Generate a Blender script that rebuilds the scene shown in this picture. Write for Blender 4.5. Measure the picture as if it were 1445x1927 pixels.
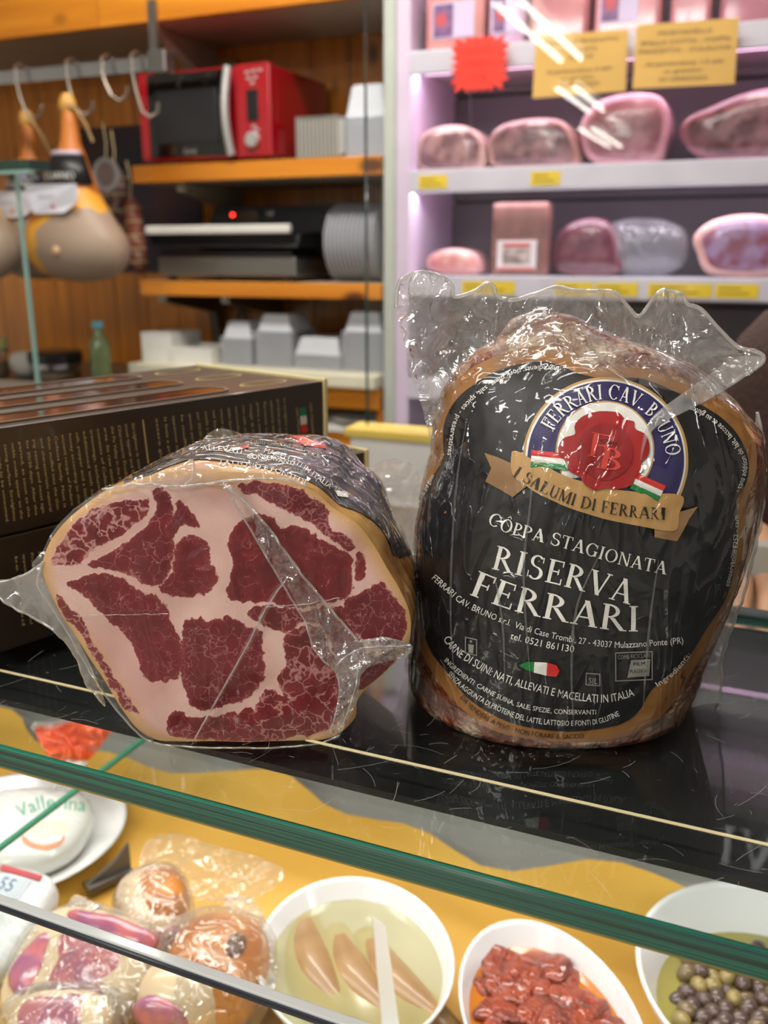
import bpy, bmesh, math, random
import numpy as np
from mathutils import Vector, Matrix, noise
from mathutils.bvhtree import BVHTree
from mathutils.geometry import delaunay_2d_cdt

for o in list(bpy.data.objects): bpy.data.objects.remove(o)
scene = bpy.context.scene
COL = scene.collection
random.seed(7)
R = math.radians

def lin(r, g, b, a=1.0):
    f = lambda c: (c/255/12.92) if c/255 <= .04045 else ((c/255+.055)/1.055)**2.4
    return (f(r), f(g), f(b), a)

# ------------------------------------------------------------------ camera, world, exposure
FPX, PITCH = 1700.0, R(15.9)
CAM = Vector((0, 0, .17))
cd = bpy.data.cameras.new('camera'); cam = bpy.data.objects.new('camera', cd); COL.objects.link(cam)
cam.location = CAM; cam.rotation_euler = (R(90)-PITCH, 0, 0)
cd.sensor_fit = 'VERTICAL'; cd.sensor_height = 36; cd.lens = 36*FPX/1927
cd.clip_start = .01; cd.clip_end = 60
cd.dof.use_dof = True; cd.dof.focus_distance = .305; cd.dof.aperture_fstop = 13.0
scene.camera = cam
w = bpy.data.worlds.new('world'); scene.world = w; w.use_nodes = True
bg = w.node_tree.nodes['Background']; bg.inputs[0].default_value = (.93, .97, 1, 1); bg.inputs[1].default_value = .46
vs = scene.view_settings
vs.view_transform = 'Standard'; vs.look = 'None'; vs.gamma = 1; vs.use_curve_mapping = False; vs.exposure = 0.34

cy = scene.cycles
cy.use_light_tree = False; cy.max_bounces = 4; cy.diffuse_bounces = 2; cy.glossy_bounces = 2; cy.transmission_bounces = 3; cy.transparent_max_bounces = 6; cy.caustics_reflective = False; cy.caustics_refractive = False

# room frame: s runs along the counter (right end nearer), t runs away from the customer
A0 = R(23)
E1 = Vector((math.cos(A0), -math.sin(A0), 0)); E2 = Vector((math.sin(A0), math.cos(A0), 0)); O0 = Vector((0, .2304, 0))
def W(s, t, z): return O0 + E1*s + E2*t + Vector((0, 0, z))
def RM(s, t, z, rz=0.0): return Matrix.Translation(W(s, t, z)) @ Matrix.Rotation(-A0+rz, 4, 'Z')

def area(name, s, t, z, sx, sy, power, col, rot=(0, 0, 0)):
    l = bpy.data.lights.new(name, 'AREA'); l.shape = 'RECTANGLE'; l.size = sx; l.size_y = sy; l.energy = power; l.color = col
    o = bpy.data.objects.new(name, l); COL.objects.link(o)
    o.matrix_world = RM(s, t, z) @ Matrix.Rotation(rot[2], 4, 'Z') @ Matrix.Rotation(rot[0], 4, 'X')
    return o
area('ceiling_light_counter', -.35, -.55, 1.45, 1.5, .25, 17, (1, .97, .92))
area('ceiling_light_shop', -.9, -2.2, 1.5, 1.2, .5, 40, (1, .97, .93))
area('ceiling_light_aisle', -.75, 1.15, 1.42, 1.6, .2, 24, (1, .95, .88))
PINK = (1, .66, .94)
area('refrigerator_light_top', -.1, 1.92, 1.06, 1.25, .08, 9, PINK, (R(-12), 0, 0))
area('refrigerator_light_upper', -.1, 1.87, .845, 1.25, .05, 5, PINK, (R(-15), 0, 0))
area('refrigerator_light_middle', -.1, 1.86, .565, 1.25, .05, 2.4, (1, .84, .96), (R(-15), 0, 0))
area('refrigerator_light_low', -.1, 1.86, .305, 1.25, .05, 1.6, (.95, .93, 1), (R(-15), 0, 0))
area('display_case_light', -.12, .20, -.03, .9, .05, 1.15, (1, .96, .9), (0, 0, 0))

# ------------------------------------------------------------------ pixel rays (only used to find where things stand)
_f = Vector((0, math.cos(PITCH), -math.sin(PITCH))); _u = Vector((0, math.sin(PITCH), math.cos(PITCH)))
def ray(x, y): return _f + Vector((1, 0, 0))*((x-722.5)/FPX) - _u*((y-963.5)/FPX)
def atY(x, y, Y): d = ray(x, y); return CAM + d*(Y/d.y)
def atZ(x, y, Z): d = ray(x, y); return CAM + d*((Z-CAM.z)/d.z)
def atT(x, y, t): d = ray(x, y); return CAM + d*((t-(CAM-O0).dot(E2))/d.dot(E2))
def ST(p): q = p-O0; return q.dot(E1), q.dot(E2), p.z

# ------------------------------------------------------------------ materials
def mat(name, col, rough=.5, metal=0, coat=0, col2=None, nscale=8, nstretch=(1, 1, 1), ramp=(.35, .65), bump=0, bscale=40, emit=0,
        alpha=1, trans=0, spec=.5, coatbump=0, coord='Object', sss=0, aniso=None):
    m = bpy.data.materials.new(name); m.use_nodes = True; nt = m.node_tree; N = nt.nodes; L = nt.links
    b = N['Principled BSDF']
    b.inputs['Base Color'].default_value = col; b.inputs['Roughness'].default_value = rough; b.inputs['Metallic'].default_value = metal
    b.inputs['Coat Weight'].default_value = coat; b.inputs['Coat Roughness'].default_value = .06; b.inputs['Specular IOR Level'].default_value = spec
    b.inputs['Alpha'].default_value = alpha; b.inputs['Transmission Weight'].default_value = trans
    if sss:
        b.inputs['Subsurface Weight'].default_value = sss; b.inputs['Subsurface Radius'].default_value = (.004, .0015, .001); b.inputs['Subsurface Scale'].default_value = 1
    if emit:
        b.inputs['Emission Color'].default_value = col; b.inputs['Emission Strength'].default_value = emit
    tc = N.new('ShaderNodeTexCoord'); mp = N.new('ShaderNodeMapping'); mp.inputs['Scale'].default_value = nstretch; L.new(tc.outputs[coord], mp.inputs[0])
    nz = N.new('ShaderNodeTexNoise'); nz.inputs['Scale'].default_value = nscale; nz.inputs['Detail'].default_value = 2.5; L.new(mp.outputs[0], nz.inputs['Vector'])
    cr = N.new('ShaderNodeValToRGB'); cr.color_ramp.elements[0].position = ramp[0]; cr.color_ramp.elements[1].position = ramp[1]
    c2 = col2 if col2 else tuple(min(1, c*.9) for c in col[:3])+(1,)
    cr.color_ramp.elements[0].color = col; cr.color_ramp.elements[1].color = c2
    L.new(nz.outputs[0], cr.inputs[0]); L.new(cr.outputs[0], b.inputs['Base Color'])
    if bump:
        n2 = N.new('ShaderNodeTexNoise'); n2.inputs['Scale'].default_value = bscale; n2.inputs['Detail'].default_value = 2; L.new(mp.outputs[0], n2.inputs['Vector'])
        bp = N.new('ShaderNodeBump'); bp.inputs['Strength'].default_value = bump; bp.inputs['Distance'].default_value = .01
        L.new(n2.outputs[0], bp.inputs['Height']); L.new(bp.outputs[0], b.inputs['Normal'])
    if coatbump: film_normal(nt, b.inputs['Coat Normal'], coatbump)
    return m

def film_normal(nt, sock, k):
    """shrink-film relief: long creases and small puckers, shared by everything lying under one bag"""
    N = nt.nodes; L = nt.links
    tc = N.new('ShaderNodeTexCoord'); mp = N.new('ShaderNodeMapping'); mp.inputs['Scale'].default_value = (1, 1, .32); L.new(tc.outputs['Object'], mp.inputs[0])
    n1 = N.new('ShaderNodeTexNoise'); n1.inputs['Scale'].default_value = 52; n1.inputs['Detail'].default_value = 1; n1.inputs['Distortion'].default_value = 1.6; L.new(mp.outputs[0], n1.inputs['Vector'])
    a = N.new('ShaderNodeMath'); a.operation = 'SUBTRACT'; a.inputs[1].default_value = .5; L.new(n1.outputs[0], a.inputs[0])
    b = N.new('ShaderNodeMath'); b.operation = 'ABSOLUTE'; L.new(a.outputs[0], b.inputs[0])
    c = N.new('ShaderNodeMath'); c.operation = 'POWER'; c.inputs[1].default_value = .6; L.new(b.outputs[0], c.inputs[0])
    n2 = N.new('ShaderNodeTexNoise'); n2.inputs['Scale'].default_value = 420; n2.inputs['Detail'].default_value = 0; L.new(tc.outputs['Object'], n2.inputs['Vector'])
    d = N.new('ShaderNodeMath'); d.operation = 'MULTIPLY_ADD'; d.inputs[1].default_value = -1; L.new(c.outputs[0], d.inputs[0])
    e = N.new('ShaderNodeMath'); e.operation = 'MULTIPLY'; e.inputs[1].default_value = .035; L.new(n2.outputs[0], e.inputs[0]); L.new(e.outputs[0], d.inputs[2])
    bp = N.new('ShaderNodeBump'); bp.inputs['Strength'].default_value = k; bp.inputs['Distance'].default_value = .004
    L.new(d.outputs[0], bp.inputs['Height']); L.new(bp.outputs[0], sock)

def film_mat(name, haze=.10, k=.5, tint=(.97, .97, .96, 1), gloss=1.0):
    m = bpy.data.materials.new(name); m.use_nodes = True; nt = m.node_tree; N = nt.nodes; L = nt.links
    for n in list(N): N.remove(n)
    out = N.new('ShaderNodeOutputMaterial')
    tr = N.new('ShaderNodeBsdfTransparent'); tr.inputs[0].default_value = tint
    gl = N.new('ShaderNodeBsdfGlossy'); gl.inputs['Roughness'].default_value = .07; gl.inputs[0].default_value = (1, 1, 1, 1)
    df = N.new('ShaderNodeBsdfDiffuse'); df.inputs[0].default_value = (.86, .86, .84, 1)
    tl = N.new('ShaderNodeBsdfTranslucent'); tl.inputs[0].default_value = (.86, .86, .84, 1)
    dm = N.new('ShaderNodeMixShader'); dm.inputs[0].default_value = .5; L.new(df.outputs[0], dm.inputs[1]); L.new(tl.outputs[0], dm.inputs[2])
    lw = N.new('ShaderNodeLayerWeight'); lw.inputs['Blend'].default_value = .35
    # haze grows where the film is seen edge-on
    hz = N.new('ShaderNodeMath'); hz.operation = 'MULTIPLY_ADD'; hz.inputs[1].default_value = .35; hz.inputs[2].default_value = haze; hz.use_clamp = True; L.new(lw.outputs['Facing'], hz.inputs[0])
    m1 = N.new('ShaderNodeMixShader'); L.new(hz.outputs[0], m1.inputs[0]); L.new(tr.outputs[0], m1.inputs[1]); L.new(dm.outputs[0], m1.inputs[2])
    fr = N.new('ShaderNodeLayerWeight'); fr.inputs['Blend'].default_value = .5
    fp_ = N.new('ShaderNodeMath'); fp_.operation = 'POWER'; fp_.inputs[1].default_value = 4.5; L.new(fr.outputs['Facing'], fp_.inputs[0])
    fg = N.new('ShaderNodeMath'); fg.operation = 'MULTIPLY_ADD'; fg.inputs[1].default_value = .85; fg.inputs[2].default_value = .075*gloss; fg.use_clamp = True; L.new(fp_.outputs[0], fg.inputs[0])
    m2 = N.new('ShaderNodeMixShader'); L.new(fg.outputs[0], m2.inputs[0]); L.new(m1.outputs[0], m2.inputs[1]); L.new(gl.outputs[0], m2.inputs[2])
    film_normal(nt, gl.inputs['Normal'], k); 
    nd = [n for n in N if n.type == 'BUMP'][0]; L.new(nd.outputs[0], fr.inputs['Normal'])
    L.new(m2.outputs[0], out.inputs[0]); return m

def pane_mat(name, tint=(.93, .98, .96, 1), gloss=1.0, ior=1.5, rough=.0):
    m = bpy.data.materials.new(name); m.use_nodes = True; nt = m.node_tree; N = nt.nodes; L = nt.links
    for n in list(N): N.remove(n)
    out = N.new('ShaderNodeOutputMaterial'); tr = N.new('ShaderNodeBsdfTransparent'); tr.inputs[0].default_value = tint
    gl = N.new('ShaderNodeBsdfGlossy'); gl.inputs['Roughness'].default_value = rough
    lw = N.new('ShaderNodeLayerWeight'); lw.inputs['Blend'].default_value = .5
    p5 = N.new('ShaderNodeMath'); p5.operation = 'POWER'; p5.inputs[1].default_value = 5; L.new(lw.outputs['Facing'], p5.inputs[0])
    fr = N.new('ShaderNodeMath'); fr.operation = 'MULTIPLY_ADD'; fr.inputs[1].default_value = .96; fr.inputs[2].default_value = .04; L.new(p5.outputs[0], fr.inputs[0])
    tc = N.new('ShaderNodeTexCoord'); nz = N.new('ShaderNodeTexNoise'); nz.inputs['Scale'].default_value = 3; L.new(tc.outputs['Object'], nz.inputs['Vector'])
    rr = N.new('ShaderNodeMath'); rr.operation = 'MULTIPLY_ADD'; rr.inputs[1].default_value = .02; rr.inputs[2].default_value = rough; L.new(nz.outputs[0], rr.inputs[0]); L.new(rr.outputs[0], gl.inputs['Roughness'])
    g = N.new('ShaderNodeMath'); g.operation = 'MULTIPLY'; g.inputs[1].default_value = gloss; g.use_clamp = True; L.new(fr.outputs[0], g.inputs[0])
    mx = N.new('ShaderNodeMixShader'); L.new(g.outputs[0], mx.inputs[0]); L.new(tr.outputs[0], mx.inputs[1]); L.new(gl.outputs[0], mx.inputs[2])
    L.new(mx.outputs[0], out.inputs[0]); return m

def wood_mat(name, c1, c2, rough=.35, knots=True, axis=2, coat=.3):
    m = bpy.data.materials.new(name); m.use_nodes = True; nt = m.node_tree; N = nt.nodes; L = nt.links; b = N['Principled BSDF']
    b.inputs['Roughness'].default_value = rough; b.inputs['Coat Weight'].default_value = coat; b.inputs['Coat Roughness'].default_value = .2
    tc = N.new('ShaderNodeTexCoord'); mp = N.new('ShaderNodeMapping'); sc = [14, 14, 14]; sc[axis] = 1.1; mp.inputs['Scale'].default_value = sc
    oi = N.new('ShaderNodeObjectInfo'); va = N.new('ShaderNodeVectorMath'); va.operation = 'ADD'
    cm = N.new('ShaderNodeCombineXYZ'); mu = N.new('ShaderNodeMath'); mu.operation = 'MULTIPLY'; mu.inputs[1].default_value = 9; L.new(oi.outputs['Random'], mu.inputs[0])
    for i in range(3): L.new(mu.outputs[0], cm.inputs[i])
    L.new(tc.outputs['Object'], va.inputs[0]); L.new(cm.outputs[0], va.inputs[1]); L.new(va.outputs[0], mp.inputs[0])
    nz = N.new('ShaderNodeTexNoise'); nz.inputs['Scale'].default_value = 2.2; nz.inputs['Detail'].default_value = 7; nz.inputs['Distortion'].default_value = .6; L.new(mp.outputs[0], nz.inputs['Vector'])
    cr = N.new('ShaderNodeValToRGB'); cr.color_ramp.elements[0].position = .3; cr.color_ramp.elements[1].position = .7; cr.color_ramp.elements[0].color = c2; cr.color_ramp.elements[1].color = c1
    L.new(nz.outputs[0], cr.inputs[0]); last = cr.outputs[0]
    if knots:
        m2 = N.new('ShaderNodeMapping'); s2 = [1.5, 1.5, 1.5]; s2[axis] = .8; m2.inputs['Scale'].default_value = s2; L.new(va.outputs[0], m2.inputs[0])
        vo = N.new('ShaderNodeTexVoronoi'); vo.inputs['Scale'].default_value = 4.2; L.new(m2.outputs[0], vo.inputs['Vector'])
        c3 = N.new('ShaderNodeValToRGB'); c3.color_ramp.elements[0].position = .07; c3.color_ramp.elements[1].position = .15
        c3.color_ramp.elements[0].color = (.16, .1, .06, 1); c3.color_ramp.elements[1].color = (1, 1, 1, 1); L.new(vo.outputs['Distance'], c3.inputs[0])
        mx = N.new('ShaderNodeMix'); mx.data_type = 'RGBA'; mx.blend_type = 'MULTIPLY'; mx.inputs['Factor'].default_value = 1; L.new(last, mx.inputs['A']); L.new(c3.outputs[0], mx.inputs['B']); last = mx.outputs['Result']
    L.new(last, b.inputs['Base Color']); return m

# ------------------------------------------------------------------ mesh helpers
class MB:
    def __init__(s): s.v = []; s.f = []
    def add(s, vs, fs):
        n = len(s.v); s.v += [Vector(v) for v in vs]; s.f += [tuple(i+n for i in f) for f in fs]; return s
    def box(s, x0, x1, y0, y1, z0, z1, bev=0.0):
        if not bev:
            return s.add([(x, y, z) for z in (z0, z1) for y in (y0, y1) for x in (x0, x1)],
                         [(0, 2, 3, 1), (4, 5, 7, 6), (0, 1, 5, 4), (2, 6, 7, 3), (0, 4, 6, 2), (1, 3, 7, 5)])
        b = bmesh.new(); bmesh.ops.create_cube(b, size=1)
        for v in b.verts: v.co = Vector(((x0+x1)/2+v.co.x*(x1-x0), (y0+y1)/2+v.co.y*(y1-y0), (z0+z1)/2+v.co.z*(z1-z0)))
        bmesh.ops.bevel(b, geom=b.edges[:], offset=bev, segments=2, affect='EDGES', profile=.6)
        b.verts.index_update(); s.add([v.co.copy() for v in b.verts], [[v.index for v in f.verts] for f in b.faces]); b.free(); return s
    def rings(s, rings, close=True, cap0=True, cap1=True):
        n = len(rings[0]); vs = [p for r in rings for p in r]; fs = []
        for i in range(len(rings)-1):
            for j in range(n if close else n-1):
                k = (j+1) % n; fs.append((i*n+j, i*n+k, (i+1)*n+k, (i+1)*n+j))
        if cap0: fs.append(tuple(range(n-1, -1, -1)))
        if cap1: fs.append(tuple((len(rings)-1)*n+j for j in range(n)))
        return s.add(vs, fs)
    def lathe(s, prof, cx=0, cy=0, n=24, sx=1, sy=1, rot=0, cap0=True, cap1=True):
        rs = []
        for r, z in prof:
            ring = []
            for i in range(n):
                a = 2*math.pi*i/n; x = r*sx*math.cos(a); y = r*sy*math.sin(a)
                ring.append(Vector((cx+x*math.cos(rot)-y*math.sin(rot), cy+x*math.sin(rot)+y*math.cos(rot), z)))
            rs.append(ring)
        return s.rings(rs, True, cap0, cap1)
    def tube(s, pts, rad, n=8, cap=True):
        pts = [Vector(p) for p in pts]; rs = []; 
        for i, p in enumerate(pts):
            d = (pts[min(i+1, len(pts)-1)]-pts[max(i-1, 0)]).normalized()
            a = d.orthogonal().normalized() if i == 0 else (a - d*a.dot(d)).normalized()
            b = d.cross(a); r = rad[i] if isinstance(rad, (list, tuple)) else rad
            rs.append([p+(a*math.cos(2*math.pi*k/n)+b*math.sin(2*math.pi*k/n))*r for k in range(n)])
        return s.rings(rs, True, cap, cap)
    def prism(s, poly, axis, a0, a1):
        """poly of 2-D points extruded along axis 'x','y' or 'z'"""
        def P(p, a): return {'x': (a, p[0], p[1]), 'y': (p[0], a, p[1]), 'z': (p[0], p[1], a)}[axis]
        n = len(poly); return s.rings([[P(p, a0) for p in poly], [P(p, a1) for p in poly]], True, True, True)
    def blob(s, c, r, n=24, m=14, e=1.0, amp=0, sc=20, seed=0, M=None):
        rs = []
        for i in range(m+1):
            th = math.pi*(i+.0)/m; ring = []
            th = min(max(th, .02), math.pi-.02)
            for j in range(n):
                ph = 2*math.pi*j/n
                f = lambda v: math.copysign(abs(v)**e, v)
                p = Vector((f(math.sin(th)*math.cos(ph))*r[0], f(math.sin(th)*math.sin(ph))*r[1], f(math.cos(th))*r[2]))
                if amp: p *= 1+amp*noise.noise(p*sc+Vector((seed*7.1, seed*3.3, 0)))
                if M: p = M @ p
                ring.append(p+Vector(c))
            rs.append(ring)
        return s.rings(rs)

MATS = {}
def thing(name, label, cat, M=None, group=None):
    o = bpy.data.objects.new(name, None); COL.objects.link(o); o.empty_display_size = .02
    M = M or Matrix(); o.matrix_world = M; MATS[o.name] = M
    tag(o, label, cat, group); return o
def tag(o, label=None, cat=None, group=None, kind=None):
    if label: o['label'] = label
    if cat: o['category'] = cat
    if group: o['group'] = group
    if kind: o['kind'] = kind
    return o
def part(name, mb, m, parent=None, world=False, smooth=False, M=None, mats=None, fm=None, solid=0, sub=0):
    """one mesh object; world=True: vertices are given in world space"""
    me = bpy.data.meshes.new(name)
    v, f = (mb.v, mb.f) if isinstance(mb, MB) else mb
    PM = MATS[parent.name] if parent else (M or Matrix())
    if world: inv = PM.inverted(); v = [inv @ Vector(p) for p in v]
    me.from_pydata([tuple(p) for p in v], [], [tuple(q) for q in f]); me.validate(); 
    o = bpy.data.objects.new(name, me); COL.objects.link(o)
    b = bmesh.new(); b.from_mesh(me); bmesh.ops.recalc_face_normals(b, faces=b.faces); b.to_mesh(me); b.free()
    for mm in (mats or [m]): me.materials.append(mm)
    if fm:
        for p in me.polygons: p.material_index = fm(p)
    if smooth:
        for p in me.polygons: p.use_smooth = True
        if smooth != 'all':
            try: me.set_sharp_from_angle(angle=R(38))
            except Exception: pass
    if parent: o.parent = parent
    else: o.matrix_world = PM
    MATS[o.name] = PM
    if solid: md = o.modifiers.new('thickness', 'SOLIDIFY'); md.thickness = solid
    if sub: md = o.modifiers.new('smooth', 'SUBSURF'); md.levels = sub; md.render_levels = sub
    return o
def dup(root, M, label=None, group=None):
    r = root.copy(); COL.objects.link(r); r.matrix_world = M; MATS[r.name] = M
    if label: r['label'] = label
    if group: r['group'] = group
    for ch in root.children:
        c = ch.copy(); COL.objects.link(c); c.parent = r
        for g in ch.children:
            d = g.copy(); COL.objects.link(d); d.parent = c
    return r

# ---- polygons, projection on to surfaces
def catmull(pts, n=120, closed=False):
    P = [Vector((p[0], p[1])) for p in pts]; out = []; m = len(P); segs = m if closed else m-1; per = max(2, n//segs)
    for i in range(segs):
        g = (lambda k: P[k % m]) if closed else (lambda k: P[min(max(k, 0), m-1)])
        p0, p1, p2, p3 = g(i-1), g(i), g(i+1), g(i+2)
        for k in range(per):
            t = k/per; out.append(.5*((2*p1)+(p2-p0)*t+(2*p0-5*p1+4*p2-p3)*t*t+(3*p1-p0-3*p2+p3)*t**3))
    if not closed: out.append(P[-1])
    return out
def fill(poly, spacing, holes=()):
    """constrained triangulation of a polygon with inner grid points -> verts2d, tris"""
    poly = [Vector((p[0], p[1])) for p in poly]; vs = list(poly); n = len(poly); es = [(i, (i+1) % n) for i in range(n)]
    for h in holes:
        k = len(vs); vs += [Vector((p[0], p[1])) for p in h]; es += [(k+i, k+(i+1) % len(h)) for i in range(len(h))]
    arr = np.array([(p.x, p.y) for p in poly]); x0, y0 = arr.min(0); x1, y1 = arr.max(0)
    gx = np.arange(x0+spacing*.5, x1, spacing); gy = np.arange(y0+spacing*.5, y1, spacing); GX, GY = np.meshgrid(gx, gy); GX[1::2] += spacing*.5
    if GX.size:
        d = sdf(GX.ravel(), GY.ravel(), arr); ok = d > spacing*.35
        vs += [Vector((float(a), float(b))) for a, b in zip(GX.ravel()[ok], GY.ravel()[ok])]
    r = delaunay_2d_cdt(vs, es, [], 2 if holes else 1, 1e-4)
    tri = r[2]
    if holes:
        keep = []
        for t in tri:
            c = sum((r[0][i] for i in t), Vector((0, 0)))/len(t)
            ca, cb = np.array([c.x]), np.array([c.y])
            if sdf(ca, cb, arr)[0] > 0 and all(sdf(ca, cb, np.array([(p[0], p[1]) for p in h]))[0] < 0 for h in holes): keep.append(t)
        tri = keep
    return [Vector((p.x, p.y)) for p in r[0]], [tuple(t) for t in tri]
def sdf(X, Yy, poly):
    """signed distance, positive inside"""
    poly = np.asarray(poly, float); d = np.full(X.shape, 1e9); ins = np.zeros(X.shape, bool); n = len(poly)
    for i in range(n):
        ax, ay = poly[i]; bx, by = poly[(i+1) % n]; ex, ey = bx-ax, by-ay; L = ex*ex+ey*ey+1e-12
        t = np.clip(((X-ax)*ex+(Yy-ay)*ey)/L, 0, 1); d = np.minimum(d, (X-ax-t*ex)**2+(Yy-ay-t*ey)**2)
        c = ((ay > Yy) != (by > Yy)) & (X < (bx-ax)*(Yy-ay)/(by-ay+1e-12)+ax); ins ^= c
    d = np.sqrt(d); return np.where(ins, d, -d)
def cast(bvh, vs, fs, off):
    """drop flat print on to the surface it is printed on; faces that miss it are left out"""
    out = []; ok = []
    for p in vs:
        d = ray(p.x, p.y).normalized(); h = bvh.ray_cast(CAM, d)
        if h[0] is None: out.append(Vector((0, 0, 0))); ok.append(False)
        else:
            n_ = h[1] if h[1].dot(d) < 0 else -h[1]; out.append(h[0]+n_*off*.8-d*off*.35); ok.append(True)
    f2 = [f for f in fs if all(ok[i] for i in f)]
    used = sorted({i for f in f2 for i in f}); mp = {i: k for k, i in enumerate(used)}
    return [out[i] for i in used], [tuple(mp[i] for i in f) for f in f2]
def bvh_of(o):
    me = o.data; M = MATS[o.name]
    return BVHTree.FromPolygons([M @ v.co for v in me.vertices], [tuple(p.vertices) for p in me.polygons])
def finer(vs, fs, maxlen):
    b = bmesh.new(); bv = [b.verts.new((p[0], p[1], 0)) for p in vs]
    for f in fs:
        try: b.faces.new([bv[i] for i in f])
        except ValueError: pass
    for _ in range(4):
        e = [e for e in b.edges if e.calc_length() > maxlen]
        if not e: break
        bmesh.ops.subdivide_edges(b, edges=e, cuts=1); bmesh.ops.triangulate(b, faces=[f for f in b.faces if len(f.verts) > 4])
    b.verts.index_update(); r = [Vector((v.co.x, v.co.y)) for v in b.verts], [tuple(v.index for v in f.verts) for f in b.faces]; b.free(); return r

# ---- lettering: plain letters from the built-in font, serif capitals from strokes
_tc = {}
def plain(text):
    if text in _tc: return _tc[text]
    c = bpy.data.curves.new('tmp', 'FONT'); c.body = text; c.size = 1; c.resolution_u = 2
    o = bpy.data.objects.new('tmp', c); COL.objects.link(o); bpy.context.view_layer.update()
    me = bpy.data.meshes.new_from_object(o.evaluated_get(bpy.context.evaluated_depsgraph_get()))
    v = [Vector((p.co.x/.7, p.co.y/.7)) for p in me.vertices]; f = [tuple(p.vertices) for p in me.polygons]
    bpy.data.objects.remove(o); bpy.data.curves.remove(c); bpy.data.meshes.remove(me)
    wd = max((p.x for p in v), default=0); _tc[text] = (v, f, wd); return _tc[text]
def _glyph(ch):
    q = []
    T, t, S = .15, .055, .045
    def L(x0, y0, x1, y1, w): q.append([(x0-w/2, y0), (x0+w/2, y0), (x1+w/2, y1), (x1-w/2, y1)])
    def H(x0, x1, y, h=t): q.append([(x0, y-h/2), (x1, y-h/2), (x1, y+h/2), (x0, y+h/2)])
    def SV(x, y, hw=.14): H(x-hw, x+hw, .02 if y == 0 else .98, S)
    def A(cx, cy, rx, ry, a0, a1, wx=T, wy=t, n=14):
        for i in range(n):
            b0, b1 = R(a0+(a1-a0)*i/n), R(a0+(a1-a0)*(i+1)/n)
            P = lambda b, k: (cx+(rx-k*wx)*math.cos(b), cy+(ry-k*wy)*math.sin(b))
            q.append([P(b0, 0), P(b1, 0), P(b1, 1), P(b0, 1)])
    def stem(x, w=T): L(x, 0, x, 1, w); SV(x, 0); SV(x, 1)
    wd = .75
    if ch == 'A': L(.12, 0, .42, 1, .07); L(.42, 1, .72, 0, T+.02); H(.2, .62, .33); SV(.12, 0, .12); SV(.72, 0, .14); wd = .86
    elif ch == 'B': stem(.16); A(.2, .75, .36, .25, -90, 90); A(.2, .265, .42, .265, -90, 90); wd = .68
    elif ch in 'CG':
        A(.45, .5, .43, .52, 42, 318); L(.77, .66, .77, .96, .05); wd = .86
        if ch == 'G': L(.74, .05, .74, .42, T); H(.6, .88, .42, S); wd = .92
    elif ch == 'D': stem(.16); A(.24, .5, .54, .5, -90, 90); H(.1, .26, .972); H(.1, .26, .028); wd = .84
    elif ch in 'EFL':
        stem(.16)
        if ch != 'L': H(.1, .58, .97); L(.585, .76, .585, 1, .045); H(.16, .46, .52); L(.46, .4, .46, .64, .045); wd = .64
        if ch != 'F': H(.1, .62, .03); L(.625, 0, .625, .26, .045); wd = .7
    elif ch == 'I': stem(.18); wd = .38
    elif ch == 'M': L(.13, 0, .13, 1, .07); L(.15, 1, .5, .05, T); L(.5, .05, .85, 1, .07); L(.87, 0, .87, 1, T); SV(.13, 0, .11); SV(.87, 0); SV(.1, 1, .1); SV(.9, 1, .1); wd = 1.02
    elif ch == 'N': L(.13, 0, .13, 1, .07); L(.15, 1, .7, 0, T); L(.72, 0, .72, 1, .07); SV(.13, 0, .11); SV(.1, 1, .1); SV(.72, 1, .11); wd = .86
    elif ch in 'OÔ':
        A(.45, .5, .44, .52, 0, 360, n=26); wd = .92
        if ch == 'Ô': L(.28, 1.1, .45, 1.3, .07); L(.45, 1.3, .62, 1.1, .07)
    elif ch == 'P': stem(.16); A(.2, .72, .42, .28, -90, 90); wd = .66
    elif ch == 'R': stem(.16); A(.2, .735, .4, .265, -90, 90); L(.36, .48, .72, 0, T+.01); SV(.74, 0, .11); wd = .82
    elif ch == 'S': A(.33, .755, .27, .265, 35, 270, .12, .06); A(.33, .26, .3, .28, -145, 90, .14, .06); L(.56, .72, .56, .96, .04); L(.06, .04, .06, .3, .04); wd = .68
    elif ch == 'T': L(.37, 0, .37, 1, T); SV(.37, 0); H(.02, .72, .97); L(.04, .74, .04, 1, .045); L(.7, .74, .7, 1, .045); wd = .74
    elif ch == 'U': L(.16, .3, .16, 1, T); L(.7, .3, .7, 1, .065); A(.408, .33, .325, .35, 180, 360, .14, .06); SV(.16, 1); SV(.7, 1, .11); wd = .86
    elif ch == 'V': L(.12, 1, .43, 0, T+.01); L(.43, 0, .72, 1, .07); SV(.12, 1); SV(.72, 1, .11); wd = .84
    elif ch == '.': L(.1, 0, .1, .13, .13); wd = .24
    elif ch == '-': H(.05, .35, .4, .08); wd = .42
    elif ch == ' ': wd = .34
    return q, wd
def serif(text, gap=.05):
    v = []; f = []; x = 0
    for ch in text:
        q, wd = _glyph(ch)
        for p in q:
            n = len(v); v += [Vector((x+a, b)) for a, b in p]; f.append(tuple(range(n, n+len(p))))
        x += wd+gap
    return v, f, x-gap
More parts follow.
